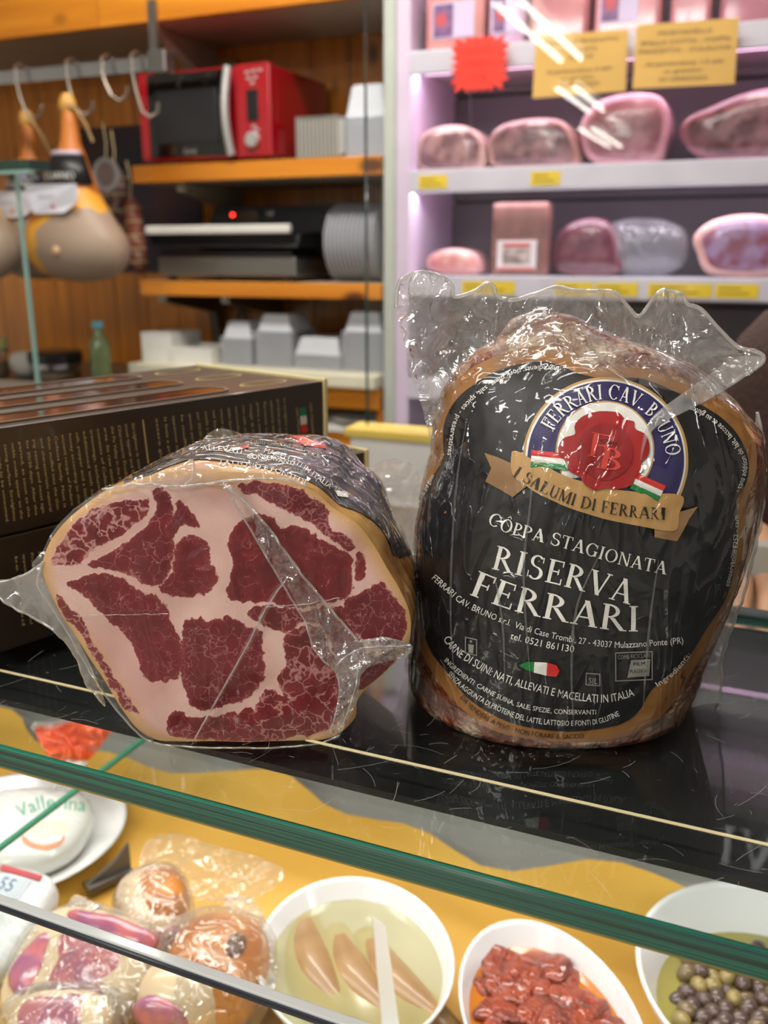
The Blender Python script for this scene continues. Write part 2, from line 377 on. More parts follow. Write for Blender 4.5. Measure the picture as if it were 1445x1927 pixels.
def along(txt, path, cap, fit=True):
    """bend a line of text along a pixel path"""
    v, f, wd = txt; P = catmull(path, 160) if len(path) > 2 else [Vector(path[0]), Vector(path[1])]
    cum = [0]
    for i in range(1, len(P)): cum.append(cum[-1]+(P[i]-P[i-1]).length)
    Lt = cum[-1]; k = Lt/max(wd, 1e-6) if fit else cap
    out = []
    for p in v:
        s = min(max(p.x*k, 0), Lt-1e-4); i = max(0, int(np.searchsorted(cum, s, 'right'))-1); i = min(i, len(P)-2)
        d = (P[i+1]-P[i]); L = d.length or 1; d = d/L; q = P[i]+d*(s-cum[i])
        out.append(q+Vector((d.y, -d.x))*p.y*cap)
    return out, f

# ================================================================== materials in use
m_wood = wood_mat('pine_panel', lin(222, 138, 30), lin(176, 100, 14))
m_wood_s = wood_mat('pine_shelf', lin(232, 150, 40), lin(204, 120, 22), axis=0, knots=True)
m_under = mat('grey_laminate', lin(190, 180, 160), .6)
m_white = mat('white_paint', lin(232, 230, 222), .45)
m_cream = mat('cream_laminate', lin(232, 226, 200), .45)
m_yellow = mat('yellow_trim', lin(236, 206, 96), .5)
m_chrome = mat('chrome', lin(205, 210, 215), .18, 1)
m_steel = mat('brushed_steel', lin(150, 148, 144), .38, 1, nscale=60, nstretch=(1, 20, 20))
m_black = mat('black_plastic', lin(16, 16, 18), .35, coat=.3)
m_pane = pane_mat('clear_glass', (.96, .985, .975, 1))
m_pane_big = pane_mat('partition_glass', (.975, .98, .98, 1), 1.0)
m_shelfglass = pane_mat('shelf_glass', (.93, .975, .955, 1), 1.15)
def through_mat(name, col):
    m = bpy.data.materials.new(name); m.use_nodes = True; N = m.node_tree.nodes
    for n in list(N): N.remove(n)
    o = N.new('ShaderNodeOutputMaterial'); t = N.new('ShaderNodeBsdfTransparent'); t.inputs[0].default_value = col; m.node_tree.links.new(t.outputs[0], o.inputs[0]); return m
m_through = through_mat('glass_far_side', (.98, .995, .99, 1))
m_edge = mat('green_glass_edge', lin(4, 44, 36), .2, coat=.8, col2=lin(12, 112, 88), nscale=6, nstretch=(.7, 60, 420), ramp=(.42, .66), spec=.7)
m_edge_l = mat('pale_glass_edge', lin(150, 190, 178), .25, coat=.5)
m_edge_d = mat('dark_glass_edge', lin(26, 66, 54), .25, coat=.5)
m_blacksheet = mat('black_sheet', lin(20, 20, 21), .45, col2=lin(30, 31, 32), nscale=25)
m_cap = film_mat('clear_film', .10, .7)
m_capthin = film_mat('tight_film', .03, .5)
m_caphaze = film_mat('hazy_film', .32, 1.2, gloss=1.8)
m_gather = film_mat('gathered_film', .10, 2.0, gloss=2.2)
m_emb = film_mat('embossed_film', .20, 2.2, gloss=2.4)

# ================================================================== the room
def structure(name, mb, m, M): o = part(name, mb, m, None, M=M); o['kind'] = 'structure'; return o
structure('floor', MB().box(-3.5, 2.5, -12.5, 2.5, -.05, 0), mat('floor_tile', lin(170, 160, 148), .4, nscale=3), RM(0, 0, -1.25))
structure('ceiling', MB().box(-3.5, 2.5, -12.5, 2.5, 0, .05), mat('ceiling_paint', lin(225, 222, 214), .8), RM(0, 0, 1.68))
wall = structure('wall_back', MB().box(-3.5, 2.5, .022, .08, 0, 2.93), mat('wall_dark', lin(70, 44, 18), .8), RM(0, 2.17, -1.25))
structure('wall_left', MB().box(-.05, 0, -12.5, 2.2, 0, 2.93), m_white, RM(-3.5, 0, -1.25))
structure('wall_right', MB().box(0, .05, -12.5, 2.2, 0, 2.93), m_white, RM(2.5, 0, -1.25))
pw = .118
for i in range(24):
    x = -3.5+i*pw
    part('plank', MB().box(x+.0015, x+pw-.0015, 0, .022, 0, 2.93, .002), m_wood, wall)

# ceiling tube lamps, in rows of two tubes running back into the shop
m_tube = mat('lamp_tube', (1, .96, .86, 1), .4, emit=32)
def tube_lamp(s, t0, t1, label, z=1.55, group=None):
    tl = thing('tube_lamp', label, 'lamp', RM(s, (t0+t1)/2, z), group)
    L = abs(t1-t0)/2
    part('housing', MB().box(-.13, .13, -L-.03, L+.03, .045, .125, .005), m_white, tl)
    for sx in (-.075, .075):
        part('tube', MB().tube([(sx, -L, 0), (sx, L, 0)], .017, 10), m_tube, tl)
        for e in (-L, L): part('tube_socket', MB().box(sx-.02, sx+.02, e-.015, e+.015, -.01, .05), m_white, tl)
tube_lamp(-1.5, -4.95, -3.2, 'twin tube ceiling lamp nearest to the counter')
tube_lamp(-1.78, -7.5, -6.0, 'twin tube ceiling lamp in the middle of the row')
tube_lamp(-2.12, -10.8, -8.65, 'twin tube ceiling lamp farthest back in the row')
al = thing('tube_lamp', 'added unseen single tube lamp hanging above the aisle behind the counter', 'lamp', RM(-.73, 1.55, 1.1))  # added unseen lamp, meant to reflect as a streak in the shelf glass
part('tube', MB().tube([(.075, -.11, 0), (-.075, .11, 0)], .016, 10), m_tube, al)
part('housing', MB().tube([(.08, -.12, .035), (-.08, .12, .035)], .03, 8), m_white, al)

# ================================================================== counter: glass shelf and the display case beneath
SL, SR, SD, TH = -1.3, .75, .249, .0098
gs = thing('glass_shelf', 'thick scratched glass shelf with green front edge carrying the cured meats', 'shelf', RM(0, 0, 0))
r = .0016
prof = [(0, -r), (r*.3, -r*.3), (r, 0), (SD-r, 0), (SD-r*.3, -r*.3), (SD, -r), (SD, -TH+r), (SD-r*.3, -TH+r*.3), (SD-r, -TH), (r, -TH), (r*.3, -TH+r*.3), (0, -TH+r)]
n_ = 40; mb = MB().rings([[(SL+(SR-SL)*i/n_, p[0], p[1]) for p in prof] for i in range(n_+1)])
part('glass_slab', mb, None, gs, mats=[m_shelfglass, m_edge, m_through], fm=lambda p: 0 if p.normal.z > .93 else 2 if p.normal.z < -.93 else 1)
part('black_backing', MB().box(SL, SR, .0425, SD-.004, -TH-.0032, -TH-.0004), m_blacksheet, gs)
part('cream_bead', MB().box(SL, SR, .0465, .0476, .0000, .0004), mat('bead', lin(236, 220, 170), .3, coat=.6), gs)
scr = MB()
for i in range(420):
    s0 = random.uniform(-.2, .2); t0 = random.uniform(.004, .16) if i % 3 else random.uniform(.02, .08)
    a = random.gauss(0.9, .9); L = random.choice([.0006, .001, .002, .004, .007, .012, .02 if i % 4 == 0 else .003]); c = random.uniform(-.5, .5); wv = random.uniform(.00004, .00010)
    pts = []
    for k in range(5):
        u = k/4*L; b = a+c*k/4; pts.append((s0+u*math.cos(b), t0+u*math.sin(b)))
    for k in range(4):
        (x0, y0), (x1, y1) = pts[k], pts[k+1]; nx, ny = -(y1-y0), x1-x0; nl = math.hypot(nx, ny); nx, ny = nx/nl*wv, ny/nl*wv
        if max(y0, y1) < SD-.01: scr.add([(x0-nx, y0-ny, .00012), (x1-nx, y1-ny, .00012), (x1+nx, y1+ny, .00012), (x0+nx, y0+ny, .00012)], [(0, 1, 2, 3)])
o = part('scratches', scr, mat('scratch_white', lin(215, 215, 205), .6, alpha=.42), gs); o['kind'] = 'stuff'

fz = -.30
dc = thing('display_case', 'grey display case under the glass shelf holding bowls and packed meats', 'display case', RM(0, 0, fz))
m_casegrey = mat('case_steel', lin(168, 166, 160), .45, .2)
part('floor_panel', MB().box(-1.3, .75, -.06, .43, -.02, 0), m_casegrey, dc)
part('back_panel', MB().box(-1.3, .75, .43, .445, -.02, .278), m_casegrey, dc)
part('front_panel', MB().box(-1.3, .75, -.08, -.06, -.95, .02), m_white, dc)
part('cabinet_base', MB().box(-1.3, .75, -.05, .43, -.95, -.021), m_white, dc)
for e in (-1.3, .735): part('end_panel', MB().box(e, e+.015, -.02, .43, 0, .278), m_casegrey, dc)
for e in (-1.25, .70): part('shelf_bracket', MB().box(e, e+.03, .225, .43, .255, .285), m_steel, dc)
fp = thing('front_glass', 'clear front glass of the display case with bright polished top edge', 'glass pane', RM(0, -.02, -.05))
part('pane', MB().rings([[(-1.3, 0, 0), (-1.3, .006, 0), (-1.3, -.03, -.23), (-1.3, -.036, -.23)], [(.75, 0, 0), (.75, .006, 0), (.75, -.03, -.23), (.75, -.036, -.23)]]), None, fp, mats=[m_pane, m_through], fm=lambda p: 0 if p.normal.y < -.5 else 1)
part('bevelled_edge', MB().box(-1.3, .75, .0015, .0050, -.0005, .0012, .0004), mat('bevel', lin(226, 228, 226), .2, .2), fp)
part('edge_line', MB().box(-1.3, .75, .0003, .0015, -.0012, .0004), mat('bevel_dark', lin(34, 38, 50), .3), fp)
dv = thing('glass_divider', 'low upright glass divider with green edge crossing the display case', 'glass pane', RM(-.338, .1, fz))
part('pane', MB().box(-.002, .002, 0, .3, 0, .097), None, dv, mats=[m_pane, m_through], fm=lambda p: 0 if p.normal.x > .5 else 1)
part('green_edge', MB().box(-.002, .002, 0, .3, .097, .0995), mat('divider_edge', lin(40, 120, 92), .3), dv)
# yellow waxed paper with a slack wavy edge
pl = []; NX, NY = 60, 10; ps = MB(); g = []
for j in range(NY+1):
    for i in range(NX+1):
        x = -.9+1.5*i/NX; e = .395+.018*math.sin(x*17)+.012*math.sin(x*41+1); y = -.05+(e+.05)*j/NY
        g.append((x, y, .003+.0035*noise.noise(Vector((x*14, y*14, 0)))+(.012*(j/NY)**6)))
part_pl = part('yellow_paper', (g, [(j*(NX+1)+i, j*(NX+1)+i+1, (j+1)*(NX+1)+i+1, (j+1)*(NX+1)+i) for j in range(NY) for i in range(NX)]), mat('yellow_paper_sheet', lin(242, 192, 88), .55, col2=lin(232, 176, 70), nscale=6), None, M=RM(0, 0, fz), smooth='all')
tag(part_pl, 'yellow paper sheet lining the floor of the display case', 'paper')

# ================================================================== right: upright half coppa in its bag
def C6(x, y): return (730+x*.4948, 500+y*.4948)
def C7(x, y): return (730+x*.4948, 940+y*.4948)
def P6(l): return [C6(*p) for p in l]
def P7(l): return [C7(*p) for p in l]
YC = .345
rows = [(590, 990, 1060), (594, 972, 1082), (604, 955, 1108), (622, 942, 1140), (640, 925, 1180), (658, 892, 1240), (680, 866, 1296), (705, 848, 1330), (740, 830, 1370), (797, 817, 1410), (856, 812, 1416),
        (920, 792, 1410), (995, 778, 1396), (1060, 774, 1374), (1148, 776, 1336), (1220, 770, 1304), (1262, 768, 1282)]
zs = []
for (y, a, b) in rows: pa, pb = atY(a, y, YC), atY(b, y, YC); zs.append((pa.z, pa.x, pb.x))
zs[-1] = (0.0, zs[-1][1], zs[-1][2])
ZT = zs[0][0]
zz = np.array([q[0] for q in zs])[::-1]; xl = np.array([q[1] for q in zs])[::-1]; xr = np.array([q[2] for q in zs])[::-1]
rb = thing('coppa_half', 'upright half coppa with black printed label, sealed in a clear bag', 'cured meat', Matrix.Translation((.068, .345, 0)))
NZ, NP = 96, 150; rings = []
for k in range(NZ+1):
    u = k/NZ; z = ZT*(1-(1-u)**1.25) if u > 0 else 0
    a = float(np.interp(z, zz, xl)); b = float(np.interp(z, zz, xr)); cx, hw = (a+b)/2, (b-a)/2
    tt = z/ZT
    bf = .0575*(1-max(0, (tt-.58)/.42)**2.2*.80); bb = .05*(1-max(0, (tt-.5)/.5)**2*.8)
    ring = []
    for j in range(NP):
        ph = 2*math.pi*j/NP; c, s = math.cos(ph), math.sin(ph); ex = .88
        x = cx+hw*math.copysign(abs(c)**ex, c); y = YC-(bf if s > 0 else bb)*math.copysign(abs(s)**ex, s)
        p = Vector((x, y, z)); nrm = Vector((c, -s, 0))
        q = Vector((x*1.0, y*.6, z*.33))
        d = .0017*noise.noise(q*55+Vector((3, 1, 7)))-.0010*abs(noise.noise(q*150+Vector((9, 2, 4))))-.0006*abs(noise.noise(q*330))
        if tt > .72: d += .004*noise.noise(p*48)*(tt-.72)/.28
        ring.append(p+nrm*d*(.25 if k == 0 else 1))
    rings.append(ring)
m_meat_r = mat('cured_meat_brown', lin(116, 58, 30), .45, coat=1, col2=lin(190, 168, 140), nscale=70, ramp=(.46, .72), bump=.5, bscale=240, coatbump=1.1)
body_r = part('meat_body', MB().rings(rings), m_meat_r, rb, world=True, smooth='all')
BR = bvh_of(body_r)
def ink(name, col, rough=.5, cb=1.1): return mat(name, lin(*col), rough, coat=1, coatbump=cb, nscale=40, col2=tuple(c*.82 for c in lin(*col)[:3])+(1,))
i_black = ink('ink_black', (19, 19, 22)); i_brown = ink('ink_brown', (154, 104, 50)); i_white = ink('ink_white', (240, 238, 228)); i_navy = ink('ink_navy', (38, 32, 88))
i_tan = ink('ink_tan', (196, 152, 92)); i_red = ink('ink_red', (168, 24, 26)); i_bred = ink('ink_bright_red', (214, 40, 36)); i_green = ink('ink_green', (22, 128, 58)); i_dtext = ink('ink_dark_text', (30, 24, 20))
i_redl = ink('ink_seal_relief', (214, 66, 52)); i_grey = ink('ink_grey', (150, 148, 140))
def patch(name, poly, m, parent, bvh, off, sp=9, holes=(), closed_smooth=True, n=160):
    p = catmull(poly, n, True) if closed_smooth else [Vector(q) for q in poly]
    v, f = fill(p, sp, holes); return part(name, cast(bvh, v, f, off), m, parent, world=True, smooth='all')
def letters(name, txt, path, cap, m, parent, bvh, off, fit=True, ml=7):
    v, f = along(txt, path, cap, fit); v, f = finer(v, f, ml)
    r_ = cast(bvh, v, f, off)
    return part(name, r_, m, parent, world=True) if r_[1] else None
brown_o = P6([(175, 640), (178, 590), (215, 490), (290, 410), (400, 350), (540, 308), (640, 315), (740, 350), (800, 388), (870, 385), (1000, 398), (1100, 440), (1200, 475), (1300, 535), (1375, 610), (1400, 700), (1395, 800), (1360, 900)]) + \
    P7([(1362, 50), (1340, 250), (1300, 400), (1220, 540), (1140, 680), (1070, 790), (960, 880), (800, 918), (650, 922), (480, 900), (370, 862), (270, 785), (190, 690), (125, 570), (92, 400), (84, 230), (88, 80)]) + P6([(96, 960), (108, 860), (150, 790), (172, 720)])
black_o = P6([(212, 720), (216, 600), (262, 510), (345, 440), (440, 392), (560, 366), (650, 378), (720, 410), (830, 432), (960, 430), (1090, 480), (1180, 525), (1270, 582), (1335, 655), (1368, 740), (1362, 820), (1325, 885)]) + \
    P7([(1325, 60), (1318, 240), (1280, 380), (1210, 490), (1140, 600), (1070, 665), (1000, 725), (955, 800), (890, 850), (780, 874), (650, 880), (500, 858), (400, 818), (300, 750), (225, 655), (165, 575), (122, 450), (104, 300), (98, 150)]) + P6([(102, 970), (116, 890), (165, 815), (192, 770), (206, 742)])
patch('label_border', brown_o, i_brown, rb, BR, .00015, 9, n=300)
lab = patch('label', black_o, i_black, rb, BR, .0003, 8, n=300)
lab['label'] = 'black printed label of the bag'
def circ(c, r, n=72, a0=0, a1=360, ry=None): return [(c[0]+r*math.cos(R(a0+(a1-a0)*i/n)), c[1]-(ry or r)*math.sin(R(a0+(a1-a0)*i/n))) for i in range(n if a1-a0 == 360 else n+1)]
cc = (1139, 866)
patch('emblem_border', circ(cc, 155, 72, -32, 195), i_tan, lab, BR, .00045, 8, closed_smooth=False)
patch('emblem_line', circ(cc, 150, 72, -32, 195), i_white, lab, BR, .0006, 8, closed_smooth=False)
patch('emblem_ring', circ(cc, 146, 72, -32, 195), i_navy, lab, BR, .00075, 8, closed_smooth=False)
ci = (1138, 848)
patch('emblem_line', circ(ci, 92, 72, -40, 215), i_tan, lab, BR, .0009, 8, closed_smooth=False)
patch('emblem_disc', circ(ci, 89, 72, -40, 215), i_white, lab, BR, .00105, 8, closed_smooth=False)
def Q4(l): return [(980+x*.2284, 700+y*.2284) for x, y in l]
banner = P6([(480, 706), (560, 742), (660, 792), (770, 830), (880, 852), (1000, 862), (1112, 875), (1100, 940), (1085, 1004), (960, 988), (830, 962), (710, 926), (610, 884), (530, 840), (476, 788)])
tail_l = P6([(372, 712), (420, 728), (482, 756), (476, 790), (530, 838), (478, 880), (430, 852), (376, 820), (398, 770)])
tail_r = P6([(1098, 935), (1172, 914), (1140, 960), (1120, 1000), (1095, 1045), (1010, 1030), (1010, 985)])
patch('banner_tail', tail_l, ink('ink_tan_dark', (150, 112, 70)), lab, BR, .0011, 8, closed_smooth=False)
patch('banner_tail', tail_r, ink('ink_tan_shade', (158, 118, 76)), lab, BR, .0011, 8, closed_smooth=False)
patch('banner', banner, i_tan, lab, BR, .0013, 8, n=120)
for (q, cols) in ((P6([(550, 702), (662, 714), (690, 780), (545, 766)]), 'L'), (P6([(945, 790), (1050, 836), (1022, 894), (915, 846)]), 'R')):
    a, b, c, d = [Vector(p) for p in q]
    for k, m in enumerate((i_bred, i_white, i_green)):
        u0, u1 = k/3, (k+1)/3; patch('flag_stripe', [a.lerp(d, u0), b.lerp(c, u0), b.lerp(c, u1), a.lerp(d, u1)], m, lab, BR, .0015, 6, closed_smooth=False)
seal = Q4([(700, 335), (800, 350), (850, 400), (920, 420), (935, 480), (1010, 520), (1045, 600), (1035, 690), (985, 750), (1000, 810), (940, 860), (900, 930), (800, 960), (700, 955), (600, 972), (530, 930), (480, 860), (400, 820), (390, 750), (330, 700), (315, 620), (360, 550), (440, 520), (440, 450), (500, 380), (600, 345)])
patch('wax_seal', seal, i_red, lab, BR, .0017, 6)
patch('seal_disc', circ((1137, 851), 52), ink('ink_seal_inner', (148, 20, 24)), lab, BR, .0019, 6, closed_smooth=False)
letters('monogram', serif('B'), [Q4([(630, 790)])[0], Q4([(820, 830)])[0]], 40, i_redl, lab, BR, .0021)
letters('monogram', serif('F'), [Q4([(530, 690)])[0], Q4([(720, 730)])[0]], 44, i_redl, lab, BR, .00205)
letters('seal_script', plain('Cav.'), [Q4([(640, 590)])[0], Q4([(800, 615)])[0]], 8, i_dtext, lab, BR, .0022)
letters('lettering', serif('FERRARI CAV. BRUNO', .09), circ(cc, 112, 60, 151, 4.01)[::1], 27, i_white, lab, BR, .0013)
letters('lettering', serif('I SALUMI DI FERRARI', .08), P6([(478, 800), (600, 868), (720, 914), (840, 940), (950, 956), (1048, 962)]), 22, i_dtext, lab, BR, .0016)
T1 = .0006
letters('lettering', serif('CÔPPA STAGIONATA', .06), P7([(378, 88), (460, 128), (580, 160), (700, 192), (880, 246), (1055, 284)]), 24, i_white, lab, BR, T1)
letters('lettering', serif('RISERVA', .07), P7([(395, 262), (560, 302), (720, 342), (918, 398)]), 45, i_white, lab, BR, T1)
letters('lettering', serif('FERRARI', .07), P7([(312, 360), (480, 422), (700, 470), (860, 496), (955, 500)]), 48, i_white, lab, BR, T1)
def small(t, path, cap, m=i_white, off=T1, n='lettering'): letters(n, plain(t), path, cap, m, lab, BR, off, ml=14)
small('FERRARI CAV. BRUNO s.r.l.  Via di Case Trombi, 27 - 43037 Mulazzano Ponte (PR)', P7([(168, 300), (230, 355), (300, 408), (440, 470), (600, 520), (740, 548), (870, 562), (985, 556), (1120, 545)]), 12)
small('tel. 0521 861130', P7([(465, 528), (590, 560), (705, 580)]), 13)
small('CARNE DI SUINI: NATI, ALLEVATI E MACELLATI IN ITALIA', P7([(212, 530), (260, 588), (380, 662), (470, 702), (600, 738), (720, 762), (840, 768), (935, 744)]), 15)
small('INGREDIENTI: CARNE SUINA, SALE, SPEZIE, CONSERVANTI', P7([(215, 612), (280, 672), (380, 735), (500, 788), (640, 812), (790, 815)]), 9)
small('SENZA AGGIUNTA DI PROTEINE DEL LATTE, LATTOSIO E FONTI DI GLUTINE', P7([(228, 664), (280, 716), (350, 766), (450, 816), (560, 848), (690, 858), (800, 850), (880, 820)]), 10)
small('DA VENDERE A PESO - NON FORARE IL SACCO', P7([(275, 752), (330, 808), (420, 862), (520, 892), (640, 908), (742, 906)]), 9, i_dtext)
small('Ingredients: pork meat, salt, spices - preservatives', P6([(652, 388), (560, 384), (470, 404), (385, 450), (300, 520), (250, 600), (230, 720)]), 10)
small('sans addition de lait, lactose et au gluten', P6([(1340, 850), (1362, 760), (1335, 690), (1270, 610), (1200, 560), (1150, 535)]), 11)
small('conservation E252 - carn', P7([(1292, 330), (1322, 200), (1330, 60)]), 9)
small('Ingredients:', P7([(1022, 712), (1090, 660), (1150, 590)]), 10)
small('addition of milk and gluten', P6([(112, 960), (130, 900), (180, 800)]), 7); small('and gluten', P7([(125, 360), (112, 290), (110, 210)]), 8)
for k, (m, pl) in enumerate(((i_green, [(498, 628), (530, 615), (558, 616), (556, 655), (525, 645)]), (i_white, [(557, 616), (605, 618), (602, 668), (555, 656)]), (i_bred, [(604, 618), (640, 628), (652, 650), (640, 672), (602, 668)]))):
    patch('country_map', P7(pl), m, lab, BR, T1, 6, closed_smooth=False)
def frame(box, th, m, skew=0):
    (x0, y0, x1, y1) = box; o_ = [(x0, y0), (x1, y0+skew), (x1, y1+skew), (x0, y1)]; i_ = [(x0+th, y0+th), (x1-th, y0+th+skew), (x1-th, y1-th+skew), (x0+th, y1-th)]
    patch('print_icon', P7(o_), m, lab, BR, T1, 6, [P7(i_)], closed_smooth=False)
frame((296, 520, 342, 584), 4, i_grey, 10); patch('print_icon', P7([(308, 548), (330, 552), (326, 584), (310, 580)]), i_grey, lab, BR, T1, 5, closed_smooth=False); patch('print_icon', P7(circ((318, 538), 5)), i_grey, lab, BR, T1, 5, closed_smooth=False)
frame((750, 656, 806, 704), 4, i_grey, 4); small('SJL', P7([(760, 697), (796, 700)]), 11, i_grey)
frame((862, 580, 1004, 690), 4, i_grey, -6); small('COME RICICLARE', P7([(872, 606), (996, 598)]), 8, i_grey)
patch('print_icon', P7([(922, 608), (996, 604), (990, 668), (908, 676)]), i_grey, lab, BR, T1, 6, closed_smooth=False); small('FILM', P7([(930, 630), (975, 628)]), 7, i_dtext, .0008); small('PLASTICA', P7([(918, 658), (980, 654)]), 7, i_dtext, .0008)

def film(name, poly, fn, m, parent, amp=.0025, sc=60, sp=8, smooth=True, solid=.00025, n=160, seed=0):
    p = catmull(poly, n, True) if smooth else [Vector(q) for q in poly]
    v, f = fill(p, sp); out = []
    for q in v:
        w_ = fn(q.x, q.y); d = ray(q.x, q.y).normalized()
        out.append(w_ + d*amp*(1.0*noise.noise(w_*sc+Vector((seed, 0, 0)))+.9*(.5-abs(noise.noise(w_*sc*2.3+Vector((0, seed, 4)))))))
    return part(name, (out, f), m, parent, world=True, smooth='all')
onY = lambda Y: (lambda x, y: atY(x, y, Y))
def over(bvh, off, Y):
    def g_(x, y):
        d = ray(x, y).normalized(); h = bvh.ray_cast(CAM, d); return h[0]-d*off if h[0] is not None else atY(x, y, Y)
    return g_
top_out = P6([(30, 160), (45, 60), (110, 25), (190, 35), (245, 75), (252, 118), (330, 95), (372, 66), (402, 78), (415, 115), (480, 130), (560, 105), (640, 80), (700, 92), (760, 95), (860, 100), (905, 145), (955, 192), (1010, 120), (1050, 92), (1120, 112), (1135, 145), (1190, 165), (1260, 240), (1330, 308), (1400, 325), (1428, 350), (1408, 386), (1330, 430), (1285, 460)])
film('bag_top', top_out + P6([(1180, 400), (1050, 372), (900, 340), (780, 270), (620, 215), (500, 230), (420, 320), (320, 390), (260, 460), (215, 560), (195, 700), (160, 660), (130, 540), (95, 440), (62, 300)]), onY(.336), m_emb, rb, .008, 60, 5, n=400)
def rim(name, pts, Y, parent, rad=.0006, m=None, amp=.0015):
    P = catmull(pts, 140); c = [atY(p.x, p.y, Y)+Vector((0, amp*noise.noise(Vector((p.x, p.y, 0))*.05), 0)) for p in P]
    return part(name, MB().tube(c, rad, 6), m or m_caphaze, parent, world=True, smooth='all')
rim('bag_seam', top_out, .333, rb, .0007)
film('bag_fold', P6([(1425, 350), (1405, 385), (1300, 462), (1160, 540), (1040, 600), (990, 650), (960, 740), (975, 640), (1010, 570), (1100, 500), (1200, 430), (1320, 350)]), over(BR, .0035, .33), m_caphaze, rb, .0025, 90, 6)
film('bag_drape', P6([(1320, 330), (1200, 330), (1060, 345), (900, 320), (760, 240), (600, 185), (480, 200), (410, 300), (420, 400), (560, 330), (700, 370), (860, 440), (1000, 460), (1150, 480), (1260, 420)]), over(BR, .0025, .32), m_capthin, rb, .003, 110, 7)
film('bag_side', [(1424, 775), (1436, 830), (1437, 930), (1426, 1010), (1402, 1110), (1378, 1180), (1358, 1240), (1357, 1290), (1345, 1342), (1305, 1368), (1272, 1362), (1286, 1300), (1318, 1220), (1366, 1100), (1400, 1000), (1414, 880)], onY(.338), m_caphaze, rb, .004, 60, 6)
rim('bag_seam', [(1424, 775), (1436, 830), (1437, 930), (1426, 1010), (1402, 1110), (1378, 1180), (1358, 1240), (1357, 1290), (1345, 1342), (1305, 1366)], .336, rb, .0006)
film('bag_side', [(822, 740), (806, 800), (808, 850), (780, 910), (768, 1000), (766, 1080), (770, 1160), (758, 1240), (775, 1290), (790, 1240), (784, 1100), (786, 980), (800, 920), (826, 860), (830, 800)], onY(.335), m_cap, rb, .002, 80, 6)
base_arc = [(762, 1245), (785, 1300), (825, 1338), (895, 1376), (1010, 1408), (1078, 1414), (1175, 1398), (1262, 1368)]
film('bag_base', base_arc + [(1255, 1345), (1170, 1375), (1080, 1390), (1010, 1384), (900, 1352), (835, 1315), (795, 1275), (778, 1240)], over(BR, .0016, .31), m_capthin, rb, .0012, 90, 6)
for pts in ([(1005, 830), (1000, 930), (985, 1060), (990, 1180), (1000, 1300)], [(880, 780), (860, 900), (850, 1040), (848, 1180), (858, 1300)], [(1240, 1050), (1225, 1150), (1215, 1260), (1210, 1340)], [(1130, 1040), (1085, 1140), (1075, 1260), (1080, 1370)], [(930, 1080), (945, 1170), (950, 1270)]):
    P = catmull(pts, 60); g_ = over(BR, .0016, .31); c_ = [g_(p.x, p.y) for p in P]; c_ = [sum((c_[min(max(i+k, 0), len(c_)-1)] for k in range(-5, 6)), Vector())/11 for i in range(len(c_))]; part('film_crease', MB().tube(c_, [.00035*math.sin(math.pi*min(.97, max(.03, i/len(P))))+.00008 for i in range(len(P))], 6), m_capthin, rb, world=True, smooth='all')

# ================================================================== left: half coppa lying with its cut face to the front
def C5(x, y): return (60+x*.5121, 790+y*.5121)
def P5(l): return [C5(*p) for p in l]
YF = .293
outline = P5([(40, 520), (60, 460), (100, 400), (160, 340), (250, 275), (330, 240), (430, 205), (560, 188), (700, 190), (850, 200), (960, 220), (1040, 260), (1100, 318), (1150, 350), (1200, 385), (1255, 460), (1305, 545), (1350, 620), (1385, 700), (1392, 780), (1372, 850), (1310, 915), (1240, 975), (1195, 1030), (1188, 1090), (1130, 1150), (1050, 1180), (900, 1196), (800, 1200), (640, 1196), (540, 1186), (450, 1172), (385, 1130), (335, 1065), (280, 980), (220, 890), (160, 795), (110, 720), (68, 640), (45, 580)])
OUT = catmull(outline, 160, True)
lc = thing('coppa_half', 'half coppa lying on its side with marbled red cut face toward the viewer', 'cured meat', Matrix.Translation((-.055, .33, 0)))
XC, ZC = -.055, .048
OW = [atY(p.x, p.y, YF) for p in OUT]
rings = []
for dy, sx, sz, zc in ((.0006, .985, .988, .0), (.0022, 1.0, 1.0, 0), (.012, 1.01, 1.01, 0), (.024, 1.01, 1.015, 0), (.036, .995, 1.02, 0), (.048, .975, 1.02, 0), (.06, .945, 1.01, 0), (.072, .90, .985, .0), (.084, .84, .94, .02), (.095, .72, .82, .03), (.104, .52, .62, .04), (.109, .25, .3, .045)):
    ring = []
    for p in OW:
        z = max(p.z, 0); x = XC+(p.x-XC)*sx+.17*dy*(z/.09); z2 = zc+(z-zc)*sz
        q = Vector((x, YF+dy, z2)); rad = Vector((x-XC, 0, z2-ZC)).normalized()
        q += rad*(.0022*noise.noise(q*60)-.0012*abs(noise.noise(q*170)))*min(1, dy/.02)
        q.z = max(q.z, .0); ring.append(q)
    rings.append(ring)
m_casing = mat('casing', lin(196, 150, 84), .4, coat=1, col2=lin(150, 88, 40), nscale=60, ramp=(.45, .7), coatbump=.5)
body_l = part('meat_body', MB().rings(rings, True, False, True), m_casing, lc, world=True, smooth='all')
BL = bvh_of(body_l)
